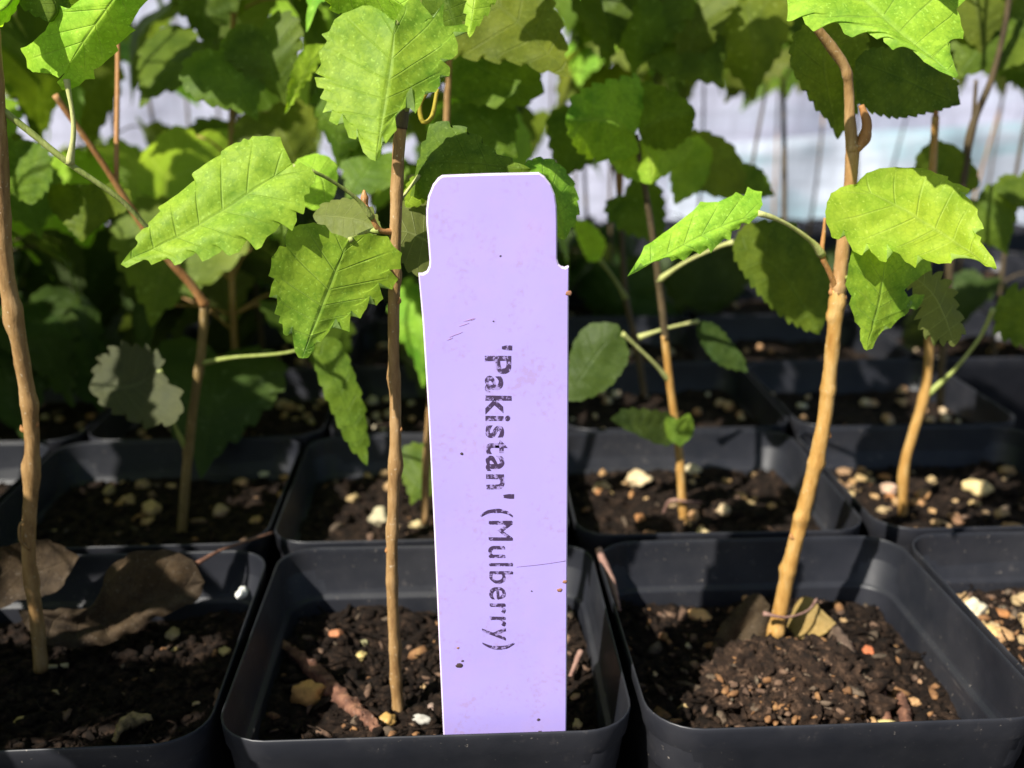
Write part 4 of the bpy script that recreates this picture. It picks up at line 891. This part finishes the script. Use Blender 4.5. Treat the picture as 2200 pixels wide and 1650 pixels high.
outl = [(950, 377), (1000, 375), (1060, 373), (1110, 372), (1158, 371), (1170, 379), (1183, 396), (1192, 418), (1196, 445), (1197, 480), (1197, 520), (1197, 556), (1200, 567), (1207, 573), (1214, 575), (1222, 572),
        (1222, 640), (1221, 900), (1219, 1200), (1217, 1590), (1216, 1760), (960, 1760), (953, 1590), (944, 1400), (933, 1150), (921, 900), (908, 690), (899, 588),
        (908, 588), (917, 583), (922, 572), (923, 560), (920, 520), (916, 480), (916, 450), (920, 422), (930, 397), (941, 383)]
tagE = empty('name_tag', P(1085, 1700, YL), 'tall lilac plastic name tag with vertical black lettering', 'name tag')
pl = [P(u, v, YL) for u, v in outl]; N = len(pl)
inner = []
for i in range(N):
    a, c, d = pl[i-1], pl[i], pl[(i+1) % N]
    n1 = Vector(((c-a).z, 0, -(c-a).x)).normalized(); n2 = Vector(((d-c).z, 0, -(d-c).x)).normalized()
    q = (n1+n2).normalized(); inner.append(c-q*(-.028 if False else .028))
cen = sum(pl, Vector())/N
if (inner[2]-cen).length > (pl[2]-cen).length: inner = [p*2-q for p, q in zip(pl, inner)]
mb = MB(); dy = Vector((0, .028, 0)); th = Vector((0, .10, 0))
mb.add([p-dy for p in inner], [list(range(N))], 0)
mb.add([p-dy for p in inner]+pl, [[i, (i+1) % N, N+(i+1) % N, N+i] for i in range(N)], 1)
mb.add(pl+[p+th for p in pl], [[i, (i+1) % N, N+(i+1) % N, N+i] for i in range(N)], 1)
mb.add([p+th for p in pl], [list(range(N))[::-1]], 0)
to = mb.build('tag_plate', [lm, em], tagE, smooth=False)
bm = bmesh.new(); bm.from_mesh(to.data); bmesh.ops.remove_doubles(bm, verts=bm.verts, dist=1e-6); bmesh.ops.recalc_face_normals(bm, faces=bm.faces); bm.to_mesh(to.data); bm.free()

def ink_mat(name, thr):
    m, n, b = mat(name); oc = objc(n)
    wear = ramp(n, noi(n, oc, 1100, 4, .7), [(thr, (0, 0, 0)), (thr+.05, (1, 1, 1))])
    n.links.new(mixc(n, wear, (.055, .032, .085), (.34, .26, .58)), b.inputs['Base Color']); b.inputs['Roughness'].default_value = .5; return m
def lettering(text, p0, p1, capx0, capx1, off, m, label):
    """runs down the tag from p0 to p1 (pixel v); capital height from capx0 to capx1 (pixel u)"""
    cu = bpy.data.curves.new('lettering', 'FONT'); cu.body = text; cu.size = 1; cu.offset = off; cu.resolution_u = 6; cu.space_character = 1.12
    t = bpy.data.objects.new('t', cu); C.objects.link(t); bpy.context.view_layer.update()
    me = bpy.data.meshes.new_from_object(t.evaluated_get(bpy.context.evaluated_depsgraph_get())); bpy.data.objects.remove(t)
    xs = [v.co.x for v in me.vertices]; x0, x1 = min(xs), max(xs)
    a = P(capx0[0], p0, YL); c = P(capx0[1], p1, YL); a2 = P(capx1[0], p0, YL); c2 = P(capx1[1], p1, YL)
    for v in me.vertices:
        s_ = (v.co.x-x0)/(x1-x0); k = v.co.y/.73
        p = a.lerp(c, s_).lerp(a2.lerp(c2, s_), k)
        p += Vector((noise.noise(p*9)*.012, 0, noise.noise(p*9+Vector((5, 5, 5)))*.012))
        p.y = YL-.030; v.co = (p-Vector(tagE.location)/S)*S
    if not off:                                  # second impression of the stamp, a hair to one side
        bm = bmesh.new(); bm.from_mesh(me); g = bmesh.ops.duplicate(bm, geom=bm.verts[:]+bm.edges[:]+bm.faces[:])
        for x in g['geom']:
            if isinstance(x, bmesh.types.BMVert): x.co += Vector((.018, .002, -.020))*S
        bm.to_mesh(me); bm.free()
    me.materials.append(m); o = bpy.data.objects.new('lettering', me); C.objects.link(o); o.parent = tagE; o['label'] = label
lettering("'Pakistan'", 741, 1070, (1043, 1047), (1100, 1104), .022, ink_mat('worn_ink_bold', .53), "bold worn black letters 'Pakistan'")
lettering("(Mulberry)", 1092, 1393, (1049, 1053), (1103, 1106), 0, ink_mat('worn_ink_thin', .53), 'thinner worn black letters (Mulberry)')
for (u, v, r, m) in [(992, 975, .035, MUD), (987, 1430, .075, MUD), (994, 1420, .03, MUD), (984, 1392, .03, MUDR), (1157, 1546, .04, MUD), (1160, 1573, .045, MUD), (1202, 1268, .06, MUDR), (1214, 1250, .05, MUDR), (1222, 630, .06, MUDR),
                     (1075, 550, .02, MUD), (1060, 690, .015, MUD), (1142, 1270, .018, MUD), (1185, 1575, .05, MUD), (1203, 1577, .04, MUDR)]:
    mb = MB(); blob(mb, P(u, v, YL-.03), (r, .012, r*.8), rs, 2, .5, rot=Matrix.Identity(3)); mb.build('mud_speck', m, tagE)
mb = MB(); tube(mb, px([(1110, 1218, YL-.03), (1160, 1213, YL-.03), (1215, 1205, YL-.03)]), [.005, .006, .006], 10, 4); mb.build('scratch', plain('scratch_dark', (.2, .12, .3)), tagE)
for i in range(7):
    u = 960+i*9+rs.uniform(-4, 4); v = 720-i*5+rs.uniform(-12, 12)
    mb = MB(); tube(mb, px([(u, v, YL-.03), (u+rs.uniform(8, 22), v-rs.uniform(3, 9), YL-.03)]), [.004, .007, .003], 5, 4); mb.build('scratch', plain('scratch_smear', (.36, .2, .38)), tagE)
print('OBJECTS', len(bpy.data.objects))
